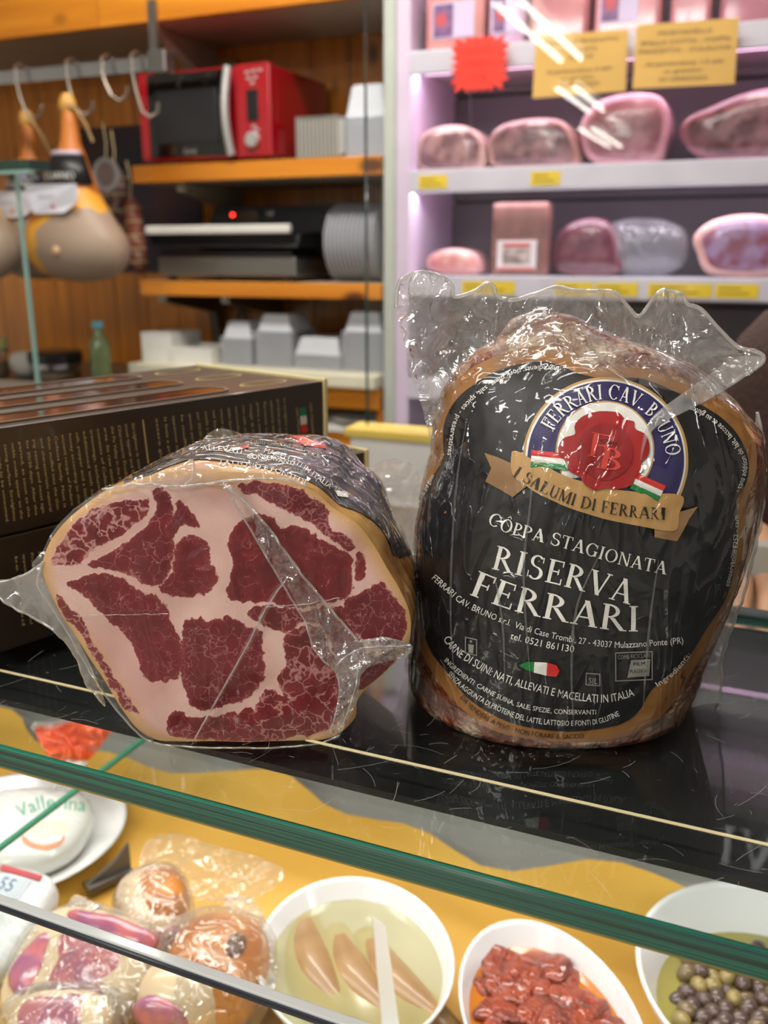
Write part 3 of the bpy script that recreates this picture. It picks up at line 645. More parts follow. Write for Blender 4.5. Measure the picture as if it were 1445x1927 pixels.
# cut face: fat with muscle areas, each muscle outlined from the cut
MUS = [  # outline, veining
 ([(75, 528), (85, 490), (130, 420), (170, 365), (230, 322), (300, 300), (380, 293), (432, 292), (425, 330), (385, 378), (335, 420), (265, 458), (210, 492), (170, 532), (110, 532)], 1.0),
 ([(440, 262), (480, 246), (512, 272), (520, 330), (500, 400), (525, 440), (522, 500), (485, 592), (430, 605), (380, 575), (320, 548), (260, 536), (210, 530), (270, 490), (340, 455), (400, 410), (440, 350), (455, 300)], .34),
 ([(540, 285), (580, 330), (615, 387), (560, 385), (535, 408), (512, 432), (500, 390), (528, 330)], .1),
 ([(540, 440), (600, 425), (650, 455), (660, 510), (682, 570), (670, 612), (620, 640), (560, 655), (500, 638), (480, 612), (510, 560), (527, 500)], .12),
 ([(125, 605), (180, 577), (250, 553), (320, 570), (370, 600), (410, 635), (470, 642), (495, 690), (510, 740), (540, 782), (556, 850), (545, 930), (500, 955), (430, 957), (405, 920), (390, 860), (350, 790), (300, 745), (240, 690), (190, 640)], .16),
 ([(570, 742), (620, 715), (648, 735), (665, 730), (710, 720), (760, 738), (805, 758), (850, 772), (850, 830), (862, 900), (848, 960), (790, 1020), (720, 1048), (610, 1055), (562, 990), (550, 900), (556, 820), (560, 770)], .26),
 ([(740, 400), (790, 360), (850, 343), (895, 360), (925, 395), (965, 380), (1040, 420), (1100, 460), (1170, 490), (1178, 560), (1188, 605), (1150, 652), (1080, 665), (960, 690), (900, 668), (800, 665), (730, 652), (725, 590), (738, 520), (718, 460)], .08),
 ([(750, 242), (850, 228), (960, 242), (1045, 290), (1085, 332), (1098, 390), (1150, 420), (1195, 470), (1150, 474), (1100, 432), (1040, 392), (960, 342), (880, 300), (820, 272)], .4),
 ([(1150, 665), (1220, 625), (1290, 600), (1330, 640), (1368, 700), (1383, 765), (1350, 820), (1280, 832), (1205, 790), (1163, 735)], .34),
 ([(930, 792), (1000, 752), (1060, 762), (1100, 850), (1140, 900), (1130, 1000), (1140, 1080), (1080, 1135), (980, 1162), (875, 1180), (822, 1130), (830, 1040), (862, 985), (935, 1003), (900, 950), (930, 890)], .62),
 ([(788, 712), (820, 682), (900, 680), (1000, 695), (1090, 680), (1150, 690), (1165, 745), (1205, 800), (1215, 850), (1160, 890), (1110, 850), (1065, 755), (1000, 742), (930, 775), (855, 752)], .36),
 ([(490, 1112), (530, 1063), (600, 1085), (700, 1077), (760, 1072), (812, 1052), (842, 1120), (872, 1172), (760, 1182), (640, 1176), (520, 1162)], .3),
 ([(88, 642), (150, 690), (200, 755), (245, 850), (292, 920), (332, 975), (362, 1030), (392, 1077), (345, 1062), (300, 985), (245, 895), (190, 805), (125, 722)], .7),
 ([(1150, 862), (1280, 852), (1340, 862), (1290, 932), (1222, 978), (1180, 1005), (1155, 1062), (1122, 1000)], .25),
 ([(1190, 500), (1215, 490), (1222, 540), (1205, 590), (1188, 560)], .1)]
fv, ff = fill(OUT, 3.2)
X = np.array([p.x for p in fv]); Yp = np.array([p.y for p in fv])
def fbm(X, Y, sc, seed): return np.array([noise.noise(Vector((x*sc+seed, y*sc, seed*.7))) for x, y in zip(X, Y)])
wx = 5.0*fbm(X, Yp, .022, 3)+5.0*fbm(X, Yp, .075, 8)+3.2*fbm(X, Yp, .2, 2); wy = 5.0*fbm(X, Yp, .022, 13)+5.0*fbm(X, Yp, .075, 18)+3.2*fbm(X, Yp, .2, 12)
best = np.full(X.shape, -99.); vein = np.zeros(X.shape); tone = np.zeros(X.shape)
for k, (pl, vn) in enumerate(MUS):
    d = sdf(X+wx, Yp+wy, np.array([tuple(q) for q in catmull(P5(pl), 90, True)])); nb = d > best; best = np.where(nb, d, best); vein = np.where(nb, vn, vein); tone = np.where(nb, (k*.37) % 1, tone)
rimd = sdf(X, Yp, np.array([(p.x, p.y) for p in OUT]))
pts = []
for p, rd in zip(fv, rimd):
    q = atY(p.x, p.y, YF); q.z = max(q.z, 0.0); q += Vector((0, -.0012*(1-math.exp(-max(rd, 0)/14)), 0)) + Vector((0, .0009*noise.noise(q*70), 0)); pts.append(q)
face = part('cut_face', (pts, ff), None, lc, world=True, smooth='all', mats=[bpy.data.materials.new('marbled_meat')])
for nm, arr in (('muscle', best), ('veins', vein), ('rim', rimd), ('tone', tone)):
    at = face.data.attributes.new(nm, 'FLOAT', 'POINT'); at.data.foreach_set('value', arr.astype(np.float32))
m = face.data.materials[0]; m.use_nodes = True; nt = m.node_tree; N = nt.nodes; L = nt.links; b = N['Principled BSDF']
def attr(n): a = N.new('ShaderNodeAttribute'); a.attribute_name = n; return a.outputs['Fac']
def math_(op, a, b_=None, c=None, clamp=False):
    n = N.new('ShaderNodeMath'); n.operation = op; n.use_clamp = clamp
    for i, v in enumerate((a, b_, c)):
        if v is None: continue
        if isinstance(v, (int, float)): n.inputs[i].default_value = v
        else: L.new(v, n.inputs[i])
    return n.outputs[0]
def ramp_(fac, stops):
    n = N.new('ShaderNodeValToRGB'); e = n.color_ramp.elements
    while len(e) < len(stops): e.new(.5)
    for i, (p, c) in enumerate(stops): e[i].position = p; e[i].color = c
    L.new(fac, n.inputs[0]); return n.outputs[0]
def mixc(f, a, c):
    n = N.new('ShaderNodeMix'); n.data_type = 'RGBA'
    if isinstance(f, float): n.inputs['Factor'].default_value = f
    else: L.new(f, n.inputs['Factor'])
    for s, v in (('A', a), ('B', c)):
        if isinstance(v, tuple): n.inputs[s].default_value = v
        else: L.new(v, n.inputs[s])
    return n.outputs['Result']
tc = N.new('ShaderNodeTexCoord').outputs['Object']
def tex(kind, scale, vec=tc, **kw):
    n = N.new(kind); n.inputs['Scale'].default_value = scale
    for k, v in kw.items():
        if k == 'feature': n.feature = v
        else: n.inputs[k].default_value = v
    L.new(vec, n.inputs['Vector']); return n
nf = tex('ShaderNodeTexNoise', 1500, Detail=3).outputs[0]; nm_ = tex('ShaderNodeTexNoise', 160, Detail=5).outputs[0]; nl = tex('ShaderNodeTexNoise', 45, Detail=3).outputs[0]
nv = tex('ShaderNodeTexNoise', 220, Detail=2).outputs['Color']
va = N.new('ShaderNodeVectorMath'); va.operation = 'MULTIPLY_ADD'; va.inputs[1].default_value = (.009, .009, .009); L.new(nv, va.inputs[0]); L.new(tc, va.inputs[2])
vor = tex('ShaderNodeTexVoronoi', 185, va.outputs[0], feature='DISTANCE_TO_EDGE').outputs['Distance']
vor2 = tex('ShaderNodeTexVoronoi', 75, va.outputs[0], feature='DISTANCE_TO_EDGE').outputs['Distance']
mus = math_('MULTIPLY_ADD', math_('ADD', attr('muscle'), math_('MULTIPLY', math_('SUBTRACT', nf, .5), 5)), .45, .5, True)
vw = math_('MULTIPLY', math_('MULTIPLY', attr('veins'), math_('MULTIPLY_ADD', nm_, 2.2, -.74, True)), .30)
v1 = math_('SUBTRACT', 1, math_('DIVIDE', vor, math_('ADD', vw, .0003), None, True), None, True)
vw2 = math_('MULTIPLY', math_('MULTIPLY_ADD', nm_, 2.0, -1.0, True), .06)
v2 = math_('SUBTRACT', 1, math_('DIVIDE', vor2, math_('ADD', vw2, .0003), None, True), None, True)
vn = math_('MAXIMUM', math_('MULTIPLY', math_('POWER', v1, .8), math_('MULTIPLY_ADD', attr('veins'), .8, .16), None, True), math_('MULTIPLY', v2, .5, None, True))
lean = ramp_(nm_, [(.3, lin(92, 15, 22)), (.55, lin(118, 25, 33)), (.75, lin(140, 42, 48))])
lean = mixc(math_('MULTIPLY', attr('tone'), .8), lean, ramp_(nl, [(.3, lin(84, 20, 20)), (.7, lin(124, 30, 52))]))
lean = mixc(math_('MULTIPLY', math_('SUBTRACT', 1, math_('MULTIPLY', attr('muscle'), .09, None, True), None, True), .35), lean, lin(166, 62, 62))
lean = mixc(math_('MULTIPLY', math_('SUBTRACT', nl, .35, None, True), .9), lean, lin(112, 34, 34))
fat = ramp_(nl, [(.3, lin(230, 192, 180)), (.7, lin(214, 166, 156))])
fat = mixc(math_('SUBTRACT', 1, math_('DIVIDE', attr('rim'), math_('MULTIPLY_ADD', nl, 60, 2), None, True), None, True), fat, lin(206, 158, 92))
base = mixc(mus, fat, mixc(math_('MULTIPLY', vn, .75), lean, lin(226, 172, 164)))
L.new(base, b.inputs['Base Color']); b.inputs['Roughness'].default_value = .42; b.inputs['Coat Weight'].default_value = 1; b.inputs['Coat Roughness'].default_value = .05
bp = N.new('ShaderNodeBump'); bp.inputs['Strength'].default_value = .25; bp.inputs['Distance'].default_value = .001; L.new(math_('ADD', mus, math_('MULTIPLY', nf, .5)), bp.inputs['Height']); L.new(bp.outputs[0], b.inputs['Normal'])
film_normal(nt, b.inputs['Coat Normal'], .4)
# label round the back
lab2 = patch('label', P5([(340, 236), (370, 160), (430, 90), (600, 20), (800, -10), (1050, 10), (1250, 100), (1400, 290), (1420, 470), (1335, 500), (1308, 445), (1270, 388), (1200, 340), (1130, 314), (1060, 252), (980, 214), (880, 186), (760, 162), (640, 148), (560, 154), (470, 188), (400, 217)]), ink('ink_black_film', (30, 30, 36), .5, .9), lc, BL, .0004, 5)
lab2['label'] = 'black printed label wrapped over the back'
for t, path, cap, m in (('ALLEVATI', [(625, 118), (700, 120), (770, 130)], 9, i_white), ('CONSERVANTI', [(790, 148), (870, 152), (960, 175)], 8, i_white), ('LATTOSIO E FONTI DI', [(690, 168), (800, 178), (900, 200), (1000, 240)], 8, i_white), ('MACELLATI IN ITALIA', [(850, 125), (960, 165), (1090, 258)], 10, i_white),
                        ('GUINA, SALE, SPEZIE', [(800, 92), (950, 108), (1060, 150)], 7, i_grey), ('COME RICICLARE', [(1090, 245), (1160, 285)], 6, i_white)):
    letters('lettering', plain(t), P5(path), cap, m, lab2, BL, .0007, ml=14)
patch('print_mark', P5([(735, 108), (768, 104), (762, 116), (738, 118)]), i_white, lab2, BL, .0007, 5, closed_smooth=False)
patch('print_mark', P5([(768, 104), (800, 98), (795, 108), (762, 116)]), i_bred, lab2, BL, .0008, 5, closed_smooth=False)
patch('print_mark', P5([(930, 62), (1000, 66), (1075, 96), (1080, 112), (1000, 100)]), ink('ink_seal_back', (206, 74, 70)), lab2, BL, .0009, 6, closed_smooth=False)
patch('print_mark', P5([(1110, 262), (1155, 268), (1160, 290), (1120, 284)]), i_white, lab2, BL, .0007, 5, closed_smooth=False)
# loose film of its bag
film('bag_ear', [(84, 1056), (52, 1078), (22, 1090), (0, 1091), (-12, 1104), (6, 1130), (58, 1160), (108, 1192), (140, 1232), (165, 1290), (198, 1326), (176, 1265), (140, 1190), (108, 1128), (90, 1092)], onY(.303), m_caphaze, lc, .004, 60, 6)
rim('bag_seam', [(84, 1056), (52, 1078), (22, 1090), (-10, 1100), (6, 1130), (58, 1160), (108, 1192), (140, 1232), (165, 1290), (198, 1328)], .301, lc, .0004)
onF = lambda off: (lambda x, y: atY(x, y, YF-off))
film('bag_gather', P5([(690, 232), (740, 248), (830, 345), (920, 470), (1010, 590), (1100, 690), (1180, 790), (1212, 815), (1290, 800), (1392, 826), (1386, 862), (1300, 892), (1215, 905), (1200, 1000), (1130, 1165), (1098, 1150), (1130, 1000), (1110, 920), (1040, 850), (1000, 740), (955, 640), (890, 550), (815, 420), (735, 290)]), onF(.0045), m_gather, lc, .004, 120, 5, n=260)
film('bag_bunch', P5([(1110, 900), (1130, 850), (1200, 815), (1290, 798), (1360, 815), (1394, 828), (1380, 866), (1300, 890), (1230, 915), (1205, 960), (1195, 1030), (1160, 1100), (1125, 1150), (1120, 1060), (1135, 970)]), onF(.0075), m_emb, lc, .005, 170, 4)
rim('film_crease', P5([(1120, 900), (1180, 850), (1260, 835), (1390, 830)]), YF-.010, lc, .0003)
rim('film_crease', P5([(1200, 905), (1185, 1000), (1140, 1130)]), YF-.009, lc, .0003)
rim('film_crease', P5([(700, 235), (830, 350), (1010, 590), (1180, 790), (1215, 815), (1300, 802), (1390, 828)]), YF-.006, lc, .00045)
rim('film_crease', P5([(735, 290), (890, 550), (1000, 740), (1040, 850), (1110, 920), (1130, 1000), (1098, 1150)]), YF-.006, lc, .00035)
film('bag_ridge', P5([(936, 580), (880, 680), (820, 800), (720, 970), (604, 1168), (592, 1180), (640, 1090), (760, 870), (850, 690), (905, 610)]), onF(.0035), m_cap, lc, .0015, 120, 5)
rim('film_crease', P5([(936, 585), (862, 690), (780, 850), (598, 1172)]), YF-.0042, lc, .00028)
rim('film_crease', P5([(150, 720), (320, 716), (500, 712)]), YF-.003, lc, .00013)
rim('film_crease', P5([(862, 685), (980, 680), (1130, 655)]), YF-.004, lc, .0002)
film('bag_band', P5([(150, 330), (260, 262), (400, 205), (560, 168), (640, 172), (760, 182), (900, 200), (1010, 238), (900, 226), (740, 218), (600, 246), (480, 240), (330, 252), (230, 300)]), onF(.003), m_cap, lc, .002, 110, 6)
rim('film_crease', P5([(255, 256), (400, 238), (545, 245), (640, 236), (760, 220), (930, 218), (1010, 245)]), YF-.0035, lc, .0004)
rim('film_crease', P5([(555, 170), (590, 150), (590, 210), (560, 240)]), YF-.0035, lc, .0003)
film('bag_skirt', P5([(45, 590), (75, 650), (150, 770), (230, 890), (300, 1000), (370, 1105), (440, 1160), (430, 1185), (340, 1100), (270, 1010), (190, 880), (120, 760), (50, 660), (25, 590)]), onY(.2935), m_cap, lc, .0015, 90, 6)
rim('bag_seam', P5([(40, 520), (20, 600), (55, 665), (120, 765), (190, 885), (270, 1012), (340, 1100), (430, 1180), (560, 1200), (700, 1204), (900, 1204), (1050, 1190), (1130, 1160)]), .2925, lc, .00035, amp=.0005)
film('bag_lip', P5([(0, 530), (40, 480), (70, 420), (120, 360), (200, 292), (280, 240), (300, 250), (210, 310), (130, 375), (80, 430), (48, 500), (30, 560)]), onY(.2945), m_cap, lc, .002, 90, 6)
film('bag_end', [(700, 880), (722, 866), (760, 865), (786, 886), (796, 930), (790, 990), (780, 1050), (764, 1062), (742, 1000), (724, 930)], onY(.40), m_caphaze, lc, .006, 60, 5)
film('bag_knot', P5([(620, 90), (650, 50), (690, 32), (740, 40), (800, 62), (860, 66), (900, 80), (800, 92), (700, 100)]), over(BL, .002, .345), m_cap, lc, .004, 90, 5)

# ================================================================== slim brown boxes, two tiers
TB = R(49.3); m_box = mat('brown_card', lin(44, 34, 26), .38, coat=.25, col2=lin(52, 40, 30), nscale=30)
m_gold = mat('gold_ink', lin(206, 186, 128), .4); m_boxend = mat('cream_card', lin(226, 210, 150), .5); m_win = mat('window_film', lin(74, 44, 38), .08, coat=1, col2=lin(96, 58, 48), nscale=40)
def box_M(o, k): return Matrix.Translation(Vector(o)+Vector((-math.sin(TB), math.cos(TB), 0))*k) @ Matrix.Rotation(TB, 4, 'Z')
def rr(x0, x1, y0, y1, r, n=6):
    p = []
    for cx, cy, a in ((x1-r, y1-r, 0), (x0+r, y1-r, 90), (x0+r, y0+r, 180), (x1-r, y0+r, 270)):
        p += [(cx+r*math.cos(R(a+90*i/n)), cy+r*math.sin(R(a+90*i/n))) for i in range(n+1)]
    return p
def ring_mb(outer, inner, z0, z1):
    n = len(outer); mb = MB(); rs = [[(p[0], p[1], z0) for p in outer], [(p[0], p[1], z1) for p in outer], [(p[0], p[1], z1) for p in inner], [(p[0], p[1], z0) for p in inner]]
    return mb.rings(rs, True, False, False)
LB, WB, HB = .25, .0385, .0468
def brown_box(o, k, label, h=HB):
    t = thing('salami_box', label, 'box', box_M(o, k), 'slim brown gift boxes in two tiers')
    body = part('carton', MB().box(-LB, -.0022, 0, WB, 0, h, .0007), m_box, t)
    part('end_flap', MB().box(-.0022, .0004, -.0012, WB+.0004, 0, h+.0013, .0004), m_boxend, t)
    part('window', MB().rings([[(p[0], p[1], h) for p in rr(-.225, -.062, .009, .029, .0095)], [(p[0], p[1], h+.0004) for p in rr(-.225, -.062, .009, .029, .0095)]]), m_win, t)
    part('window_border', ring_mb(rr(-.227, -.060, .0075, .0305, .011), rr(-.225, -.062, .009, .029, .0095), h, h+.0009), mat('border_card', lin(120, 96, 74), .4), t)
    part('gold_emblem', ring_mb(circ((-.031, .019), .0165, 36, ry=.0075), circ((-.031, .019), .0155, 36, ry=.0067), h, h+.0003), m_gold, t)
    return t, body
ub = Vector((-.0340, .5262, .0528)); lbp = Vector((-.0105, .5535, .0))
bx, bbody = brown_box(ub, 0, 'slim brown box with gold text, front box of the upper tier')
brown_box(ub, .0395, 'slim brown box in the middle of the upper tier')
brown_box(ub, .079, 'slim brown box at the back of the upper tier')
lx, lbody = brown_box(lbp, 0, 'slim brown box under the upper tier, nearest the viewer', .0520)
brown_box(lbp, .0395, 'slim brown box in the middle of the lower tier', .0520)
brown_box(lbp, .079, 'slim brown box at the back of the lower tier', .0520)
BB = bvh_of(bbody); BBL = bvh_of(lbody)
def CB(x, y): return (x*.2388, 760+y*.2388)
EN = ['Strolghino is one of the', 'most typical and famous', 'Charcuterie Product of', 'the Po Valley in the Parma', 'area. Its raw material', 'consists of Culatello', 'trimmings, exclusively', 'additioned with sea', 'salt, pepper and a little', 'honey according to the', 'ancient recipe of Podere', 'Cadassa family. Meat is', 'then stuffed into the thin', 'and characteristic natural', 'pig casing and must age', 'for 20/30 days. After this', 'period, as soon as the', 'noble molds appear on the', 'casing surface. Strolghino', 'is ready to be consumed.']
for i, t in enumerate(EN):
    x = 1035-54.5*i-.35*i*i*.22; y = 150+(1035-x)*.166; Lh = 505+(1035-x)*.1; letters('lettering', plain(t), [CB(x, y), CB(x+76, y+Lh)], 5.6, m_gold, bbody, BB, .0002, ml=40)
IT = ['Lo Strolghino e uno dei', 'prodotti piu tipici della', 'salumeria della Bassa', 'Parmense. La materia', 'prima e costituita dai', 'ritagli di Culatello,', 'con sale, pepe e miele', 'secondo la ricetta', 'della famiglia. La carne', 'viene poi insaccata', 'nel budello naturale', 'sottile e deve stagionare', 'per 20/30 giorni. Dopo', 'questo periodo, appena', 'le muffe nobili', 'appaiono sul budello', 'la fetta e pronta per', 'essere gustata.']
for i, t in enumerate(IT):
    u = i/(len(IT)-1); x = 533-(533-292)*(u*.86+.14*u*u); y = 749+(787-749)*u; Lh = 92+26*u; letters('lettering', plain(t), [(x, y), (x+6+9*u, y+Lh)], 4.2+.9*u, m_gold, bbody, BB, .0002, ml=40)
def flatq(pl, m, bv, par, nm='print_mark'): v, f = fill([Vector(p) for p in pl], 30); part(nm, cast(bv, v, f, .00025), m, par, world=True)
flatq([(267, 790), (269.5, 789.5), (280, 872), (277.5, 872.5)], m_gold, BB, bbody)
fq = [(563, 768), (575, 766), (578.5, 813), (566.5, 815)]
for k, m in enumerate((mat('card_green', lin(18, 120, 84), .4), mat('card_white', lin(226, 222, 210), .4), mat('card_red', lin(214, 44, 40), .4))):
    a, b_, c, d = [Vector(p) for p in fq]; flatq([a.lerp(d, k/3), b_.lerp(c, k/3), b_.lerp(c, (k+1)/3), a.lerp(d, (k+1)/3)], m, BB, bbody, 'flag_stripe')
letters('lettering', plain('100% ITALIANO'), [(582, 757), (587, 818)], 4, m_gold, bbody, BB, .0002, ml=40); letters('lettering', plain('100% ITALIAN'), [(556, 766), (561, 820)], 4, m_gold, bbody, BB, .0002, ml=40)
for i, t in enumerate(['Strolghino is the salami', 'Product that must soon', 'appear on the table and', 'be enjoyed']):
    x = 300-62*i; y = 1150+12*i+30; letters('lettering', plain(t), [CB(x, y-20), CB(x+60, y+530)], 5.6, m_gold, lbody, BBL, .0002, ml=40)

# ================================================================== back wall: cabinet, shelves and what stands on them
def TS(x, y, t): s, _, z = ST(atT(x, y, t)); return s, z
TF, TW = 1.83, 2.168
wc = thing('wall_cabinet', 'orange pine wall cabinet running along the top of the back wall', 'cabinet', RM(-1.557, TF, .72))
for a, b_ in ((-1.9, -1.003), (-1.0, -.003), (0, .79)): part('front_board', MB().box(a, b_, 0, .02, .0, .55, .003), m_wood_s, wc)
part('underside', MB().box(-1.9, .79, .02, TW-TF, .004, .02), m_under, wc)
part('top_panel', MB().box(-1.9, .79, .02, TW-TF, .53, .55), m_under, wc)
part('bracket', MB().prism([(.06, 0.004), (TW-TF, .004), (TW-TF, -.10), (TW-TF-.02, -.10)], 'x', .10, .13), m_under, wc)
part('bracket_plate', MB().box(.02, .20, TW-TF-.018, TW-TF, -.1, -.03), mat('beige_plate', lin(176, 144, 100), .6), wc)
def wall_shelf(label, s0, s1, z0, z1):
    t = thing('wall_shelf', label, 'shelf', RM(s0, TF, z0))
    part('board', MB().box(0, s1-s0, .018, TW-TF, 0, z1-z0, .001), m_under, t)
    part('front_edge', MB().box(0, s1-s0, 0, .018, 0, z1-z0, .002), m_wood_s, t); return t
ws1 = wall_shelf('orange pine edged wall shelf carrying the red microwave', -1.487, -.783, .349, .391)
ws2 = wall_shelf('orange pine edged wall shelf carrying the black sealing machine', -1.487, -.783, .066, .103)
for t_, x in ((ws1, .10), (ws2, .02)):
    part('bracket', MB().prism([(.05, 0), (TW-TF, 0), (TW-TF, -.19), (TW-TF-.02, -.19), (TW-TF-.05, -.06), (.05, -.02)], 'x', x, x+.025), m_steel if t_ is ws2 else m_under, t_)
part('bracket', MB().prism([(.05, 0), (TW-TF, 0), (TW-TF, -.19), (TW-TF-.02, -.19), (TW-TF-.05, -.06), (.05, -.02)], 'x', .22, .245), m_steel, ws2)
ps = part('dark_poster', MB().box(-.22, .22, -.006, 0, 0, .42, .002), mat('poster_print', lin(24, 22, 38), .4, col2=lin(58, 26, 20), nscale=5, ramp=(.45, .6)), None, M=RM(-1.72, 2.168, .12)); tag(ps, 'dark blue and brown poster on the pine wall behind the hams', 'poster')

# microwave
mw = thing('microwave', 'red microwave oven with black door on the upper pine shelf', 'microwave', RM(-1.457, 1.848, .393))
m_redp = mat('red_enamel', lin(170, 10, 26), .22, coat=.7); m_dglass = mat('door_glass', lin(10, 10, 11), .1, coat=.6); m_silver = mat('silver_plastic', lin(206, 206, 204), .28, .6)
part('body', MB().box(0, .384, .012, .30, .008, .214, .012), m_redp, mw)
dr = part('door', MB().box(.0, .262, -.012, .012, .006, .214, .008), m_redp, mw)
part('door_glass', MB().box(.030, .258, -.0145, -.010, .014, .209, .002), m_dglass, dr)
part('window', MB().box(.052, .236, -.0155, -.0140, .045, .172, .004), mat('door_mesh', lin(38, 38, 40), .25, nscale=900), dr)
hb = []
for i in range(13):
    u = i/12; hb.append((.275-.006*math.sin(math.pi*u), -.022-.012*math.sin(math.pi*u), .012+.198*u))
part('handle', MB().tube(hb, .0105, 10), m_silver, dr, smooth=True)
cp = part('control_panel', MB().box(.286, .384, -.012, .012, .006, .216, .006), m_redp, mw)
part('display', MB().box(.318, .350, -.0145, -.011, .088, .158, .002), m_black, cp)
part('knob', MB().rings([[(.332+r_*math.cos(a), y, .046+r_*math.sin(a)) for a in [2*math.pi*i/24 for i in range(24)]] for r_, y in ((.019, -.011), (.0185, -.02), (.016, -.024))]), m_silver, cp, smooth=True)
for i, (x, z) in enumerate(((.316, .196), (.334, .198), (.352, .199), (.32, .183), (.338, .184), (.33, .172), (.33, .076), (.338, .068))): part('button', MB().box(x, x+.012, -.0138, -.011, z-.003, z+.003, .001), m_silver, cp)
def flat_text(txt, h, x, z, y, m, par, name='lettering', center=True, dep=0):
    v, f, wd = txt; k = h; ox = x-(wd*k/2 if center else 0)
    return part(name, ([(ox+p.x*k, y, z+p.y*k) for p in v], f), m, par)
flat_text(plain('Candy'), .011, .150, .022, -.0149, m_silver, dr)
for x in (.03, .35):
    for y in (.03, .27): part('foot', MB().lathe([(.01, -.002), (.01, .009)], x, y, 10), m_black, mw)

# sealing machine
sm = thing('sealing_machine', 'black and steel sealing machine with red light on the lower pine shelf', 'machine', RM(-1.44, 1.85, .103))
part('base', MB().box(0, .415, 0, .27, .012, .062, .006), m_steel, sm)
part('lower_jaw', MB().box(.012, .405, .0, .26, .063, .075, .003), m_black, sm)
ld = part('lid', MB().rings([[(x, -.015+.0*x, .086), (x, .0, .114), (x, .19, .13), (x, .19, .08)] for x in (0, .43)]), m_black, sm)
part('white_lid_edge', MB().box(-.012, .415, -.03, -.012, .118, .139, .004), m_white, sm)
part('lid_front', MB().rings([[(x, -.026, .118), (x, -.012, .118), (x, .01, .084), (x, -.004, .084)] for x in (-.005, .425)]), mat('navy_black', lin(8, 12, 22), .25), sm)
hs = part('control_housing', MB().rings([[(x0, .12, .07), (x0+.04, .15, .192), (x0+.04, .27, .192), (x0, .27, .07)] for x0 in (.05,)] + [[(.47, .12, .07), (.47, .15, .192), (.47, .27, .192), (.47, .27, .07)]]), mat('charcoal', lin(26, 27, 29), .5), sm)
part('indicator_light', MB().blob((.155, .138, .170), (.009, .006, .007), 12, 8), mat('red_led', (1, .03, .02, 1), .4, emit=4), hs)
part('display', MB().box(.145, .235, .134, .142, .150, .180, .001), m_black, hs)
flat_text(plain('HF'), .012, .27, .165, .136, m_silver, hs)
for x in (.03, .38):
    for y in (.02, .25): part('foot', MB().lathe([(.012, -.002), (.012, .014)], x, y, 10), m_black, sm)

# nested containers: every container is a thing
m_clear = mat('clear_plastic', lin(206, 209, 214), .12, coat=.8); m_foil = mat('foil_tray', lin(196, 194, 186), .3, .55)
def container_mesh(w_, d_, h_, inset):
    mb = MB(); o = [(-w_/2, 0), (w_/2, 0), (w_/2, d_), (-w_/2, d_)]
    def rect(k, z, e=0): return [(-w_/2+k-e, k-e, z), (w_/2-k+e, k-e, z), (w_/2-k+e, d_-k+e, z), (-w_/2+k-e, d_-k+e, z)]
    return mb.rings([rect(0, 0, .006), rect(0, .003, .006), rect(.001, .0032), rect(inset, h_*.93), rect(inset+.006, h_)], True, False, True)
def stack(n, s, t, z, pitch, dims, m, label, group, axis='z', cat='container', name='food_container'):
    w_, d_, h_ = dims; M0 = RM(s, t, z)
    if axis == 'z': f = lambda i: RM(s, t, z+pitch*i)
    else: f = lambda i: RM(s+pitch*i, t, z+w_/2+.004) @ Matrix.Rotation(R(90), 4, 'Y')
    o = part(name, container_mesh(w_, d_, h_, min(.012, h_*.35)), m, None, M=f(0)); tag(o, label, cat, group)
    for i in range(1, n): c = o.copy(); COL.objects.link(c); c.matrix_world = f(i); MATS[c.name] = f(i)
stack(11, -1.022, 1.87, .393, .0105, (.085, .12, .022), m_foil, 'pale ribbed tray in the row lying beside the microwave', 'trays in a row beside the microwave', 'x', 'tray', 'foil_tray')
stack(8, -.842, 1.87, .393, .012, (.10, .14, .075), mat('milky_plastic', lin(222, 226, 232), .3, alpha=.85), 'milky white tub in the stack at the right end of the microwave shelf', 'tubs stacked at the end of the microwave shelf', 'z', 'tub', 'plastic_tub')
gname = 'clear containers on the white counter'
stack(11, -1.210, 1.86, -.111, .0068, (.085, .12, .045), m_clear, 'clear lidded container in the leftmost stack on the white counter', gname+', leftmost stack')
stack(14, -1.098, 1.86, -.111, .0068, (.098, .12, .045), m_clear, 'clear container in the tallest middle stack on the white counter', gname+', middle stack')
stack(6, -.974, 1.86, -.111, .0068, (.128, .12, .045), m_clear, 'clear container in the low wide stack on the white counter', gname+', low stack')
stack(15, -.846, 1.86, -.111, .0068, (.100, .12, .05), m_clear, 'clear container in the stack nearest the glass edge on the white counter', gname+', right stack')
# round lids on edge
lid = part('round_lid', MB().rings([[(x, r_*math.cos(a)+.1, r_*math.sin(a)) for a in [2*math.pi*i/28 for i in range(28)]] for x, r_ in ((0, .095), (.0022, .0955), (.003, .088), (.006, .080))], True, False, True), m_clear, None, M=RM(-.948, 1.85, .103+.0956), smooth=True)
tag(lid, 'clear round plastic lid standing on edge in the row beside the sealing machine', 'plate', 'round plastic lids standing on edge')
for i in range(1, 12): c = lid.copy(); COL.objects.link(c); c.matrix_world = RM(-.948+.0112*i, 1.85, .103+.0956); MATS[c.name] = c.matrix_world

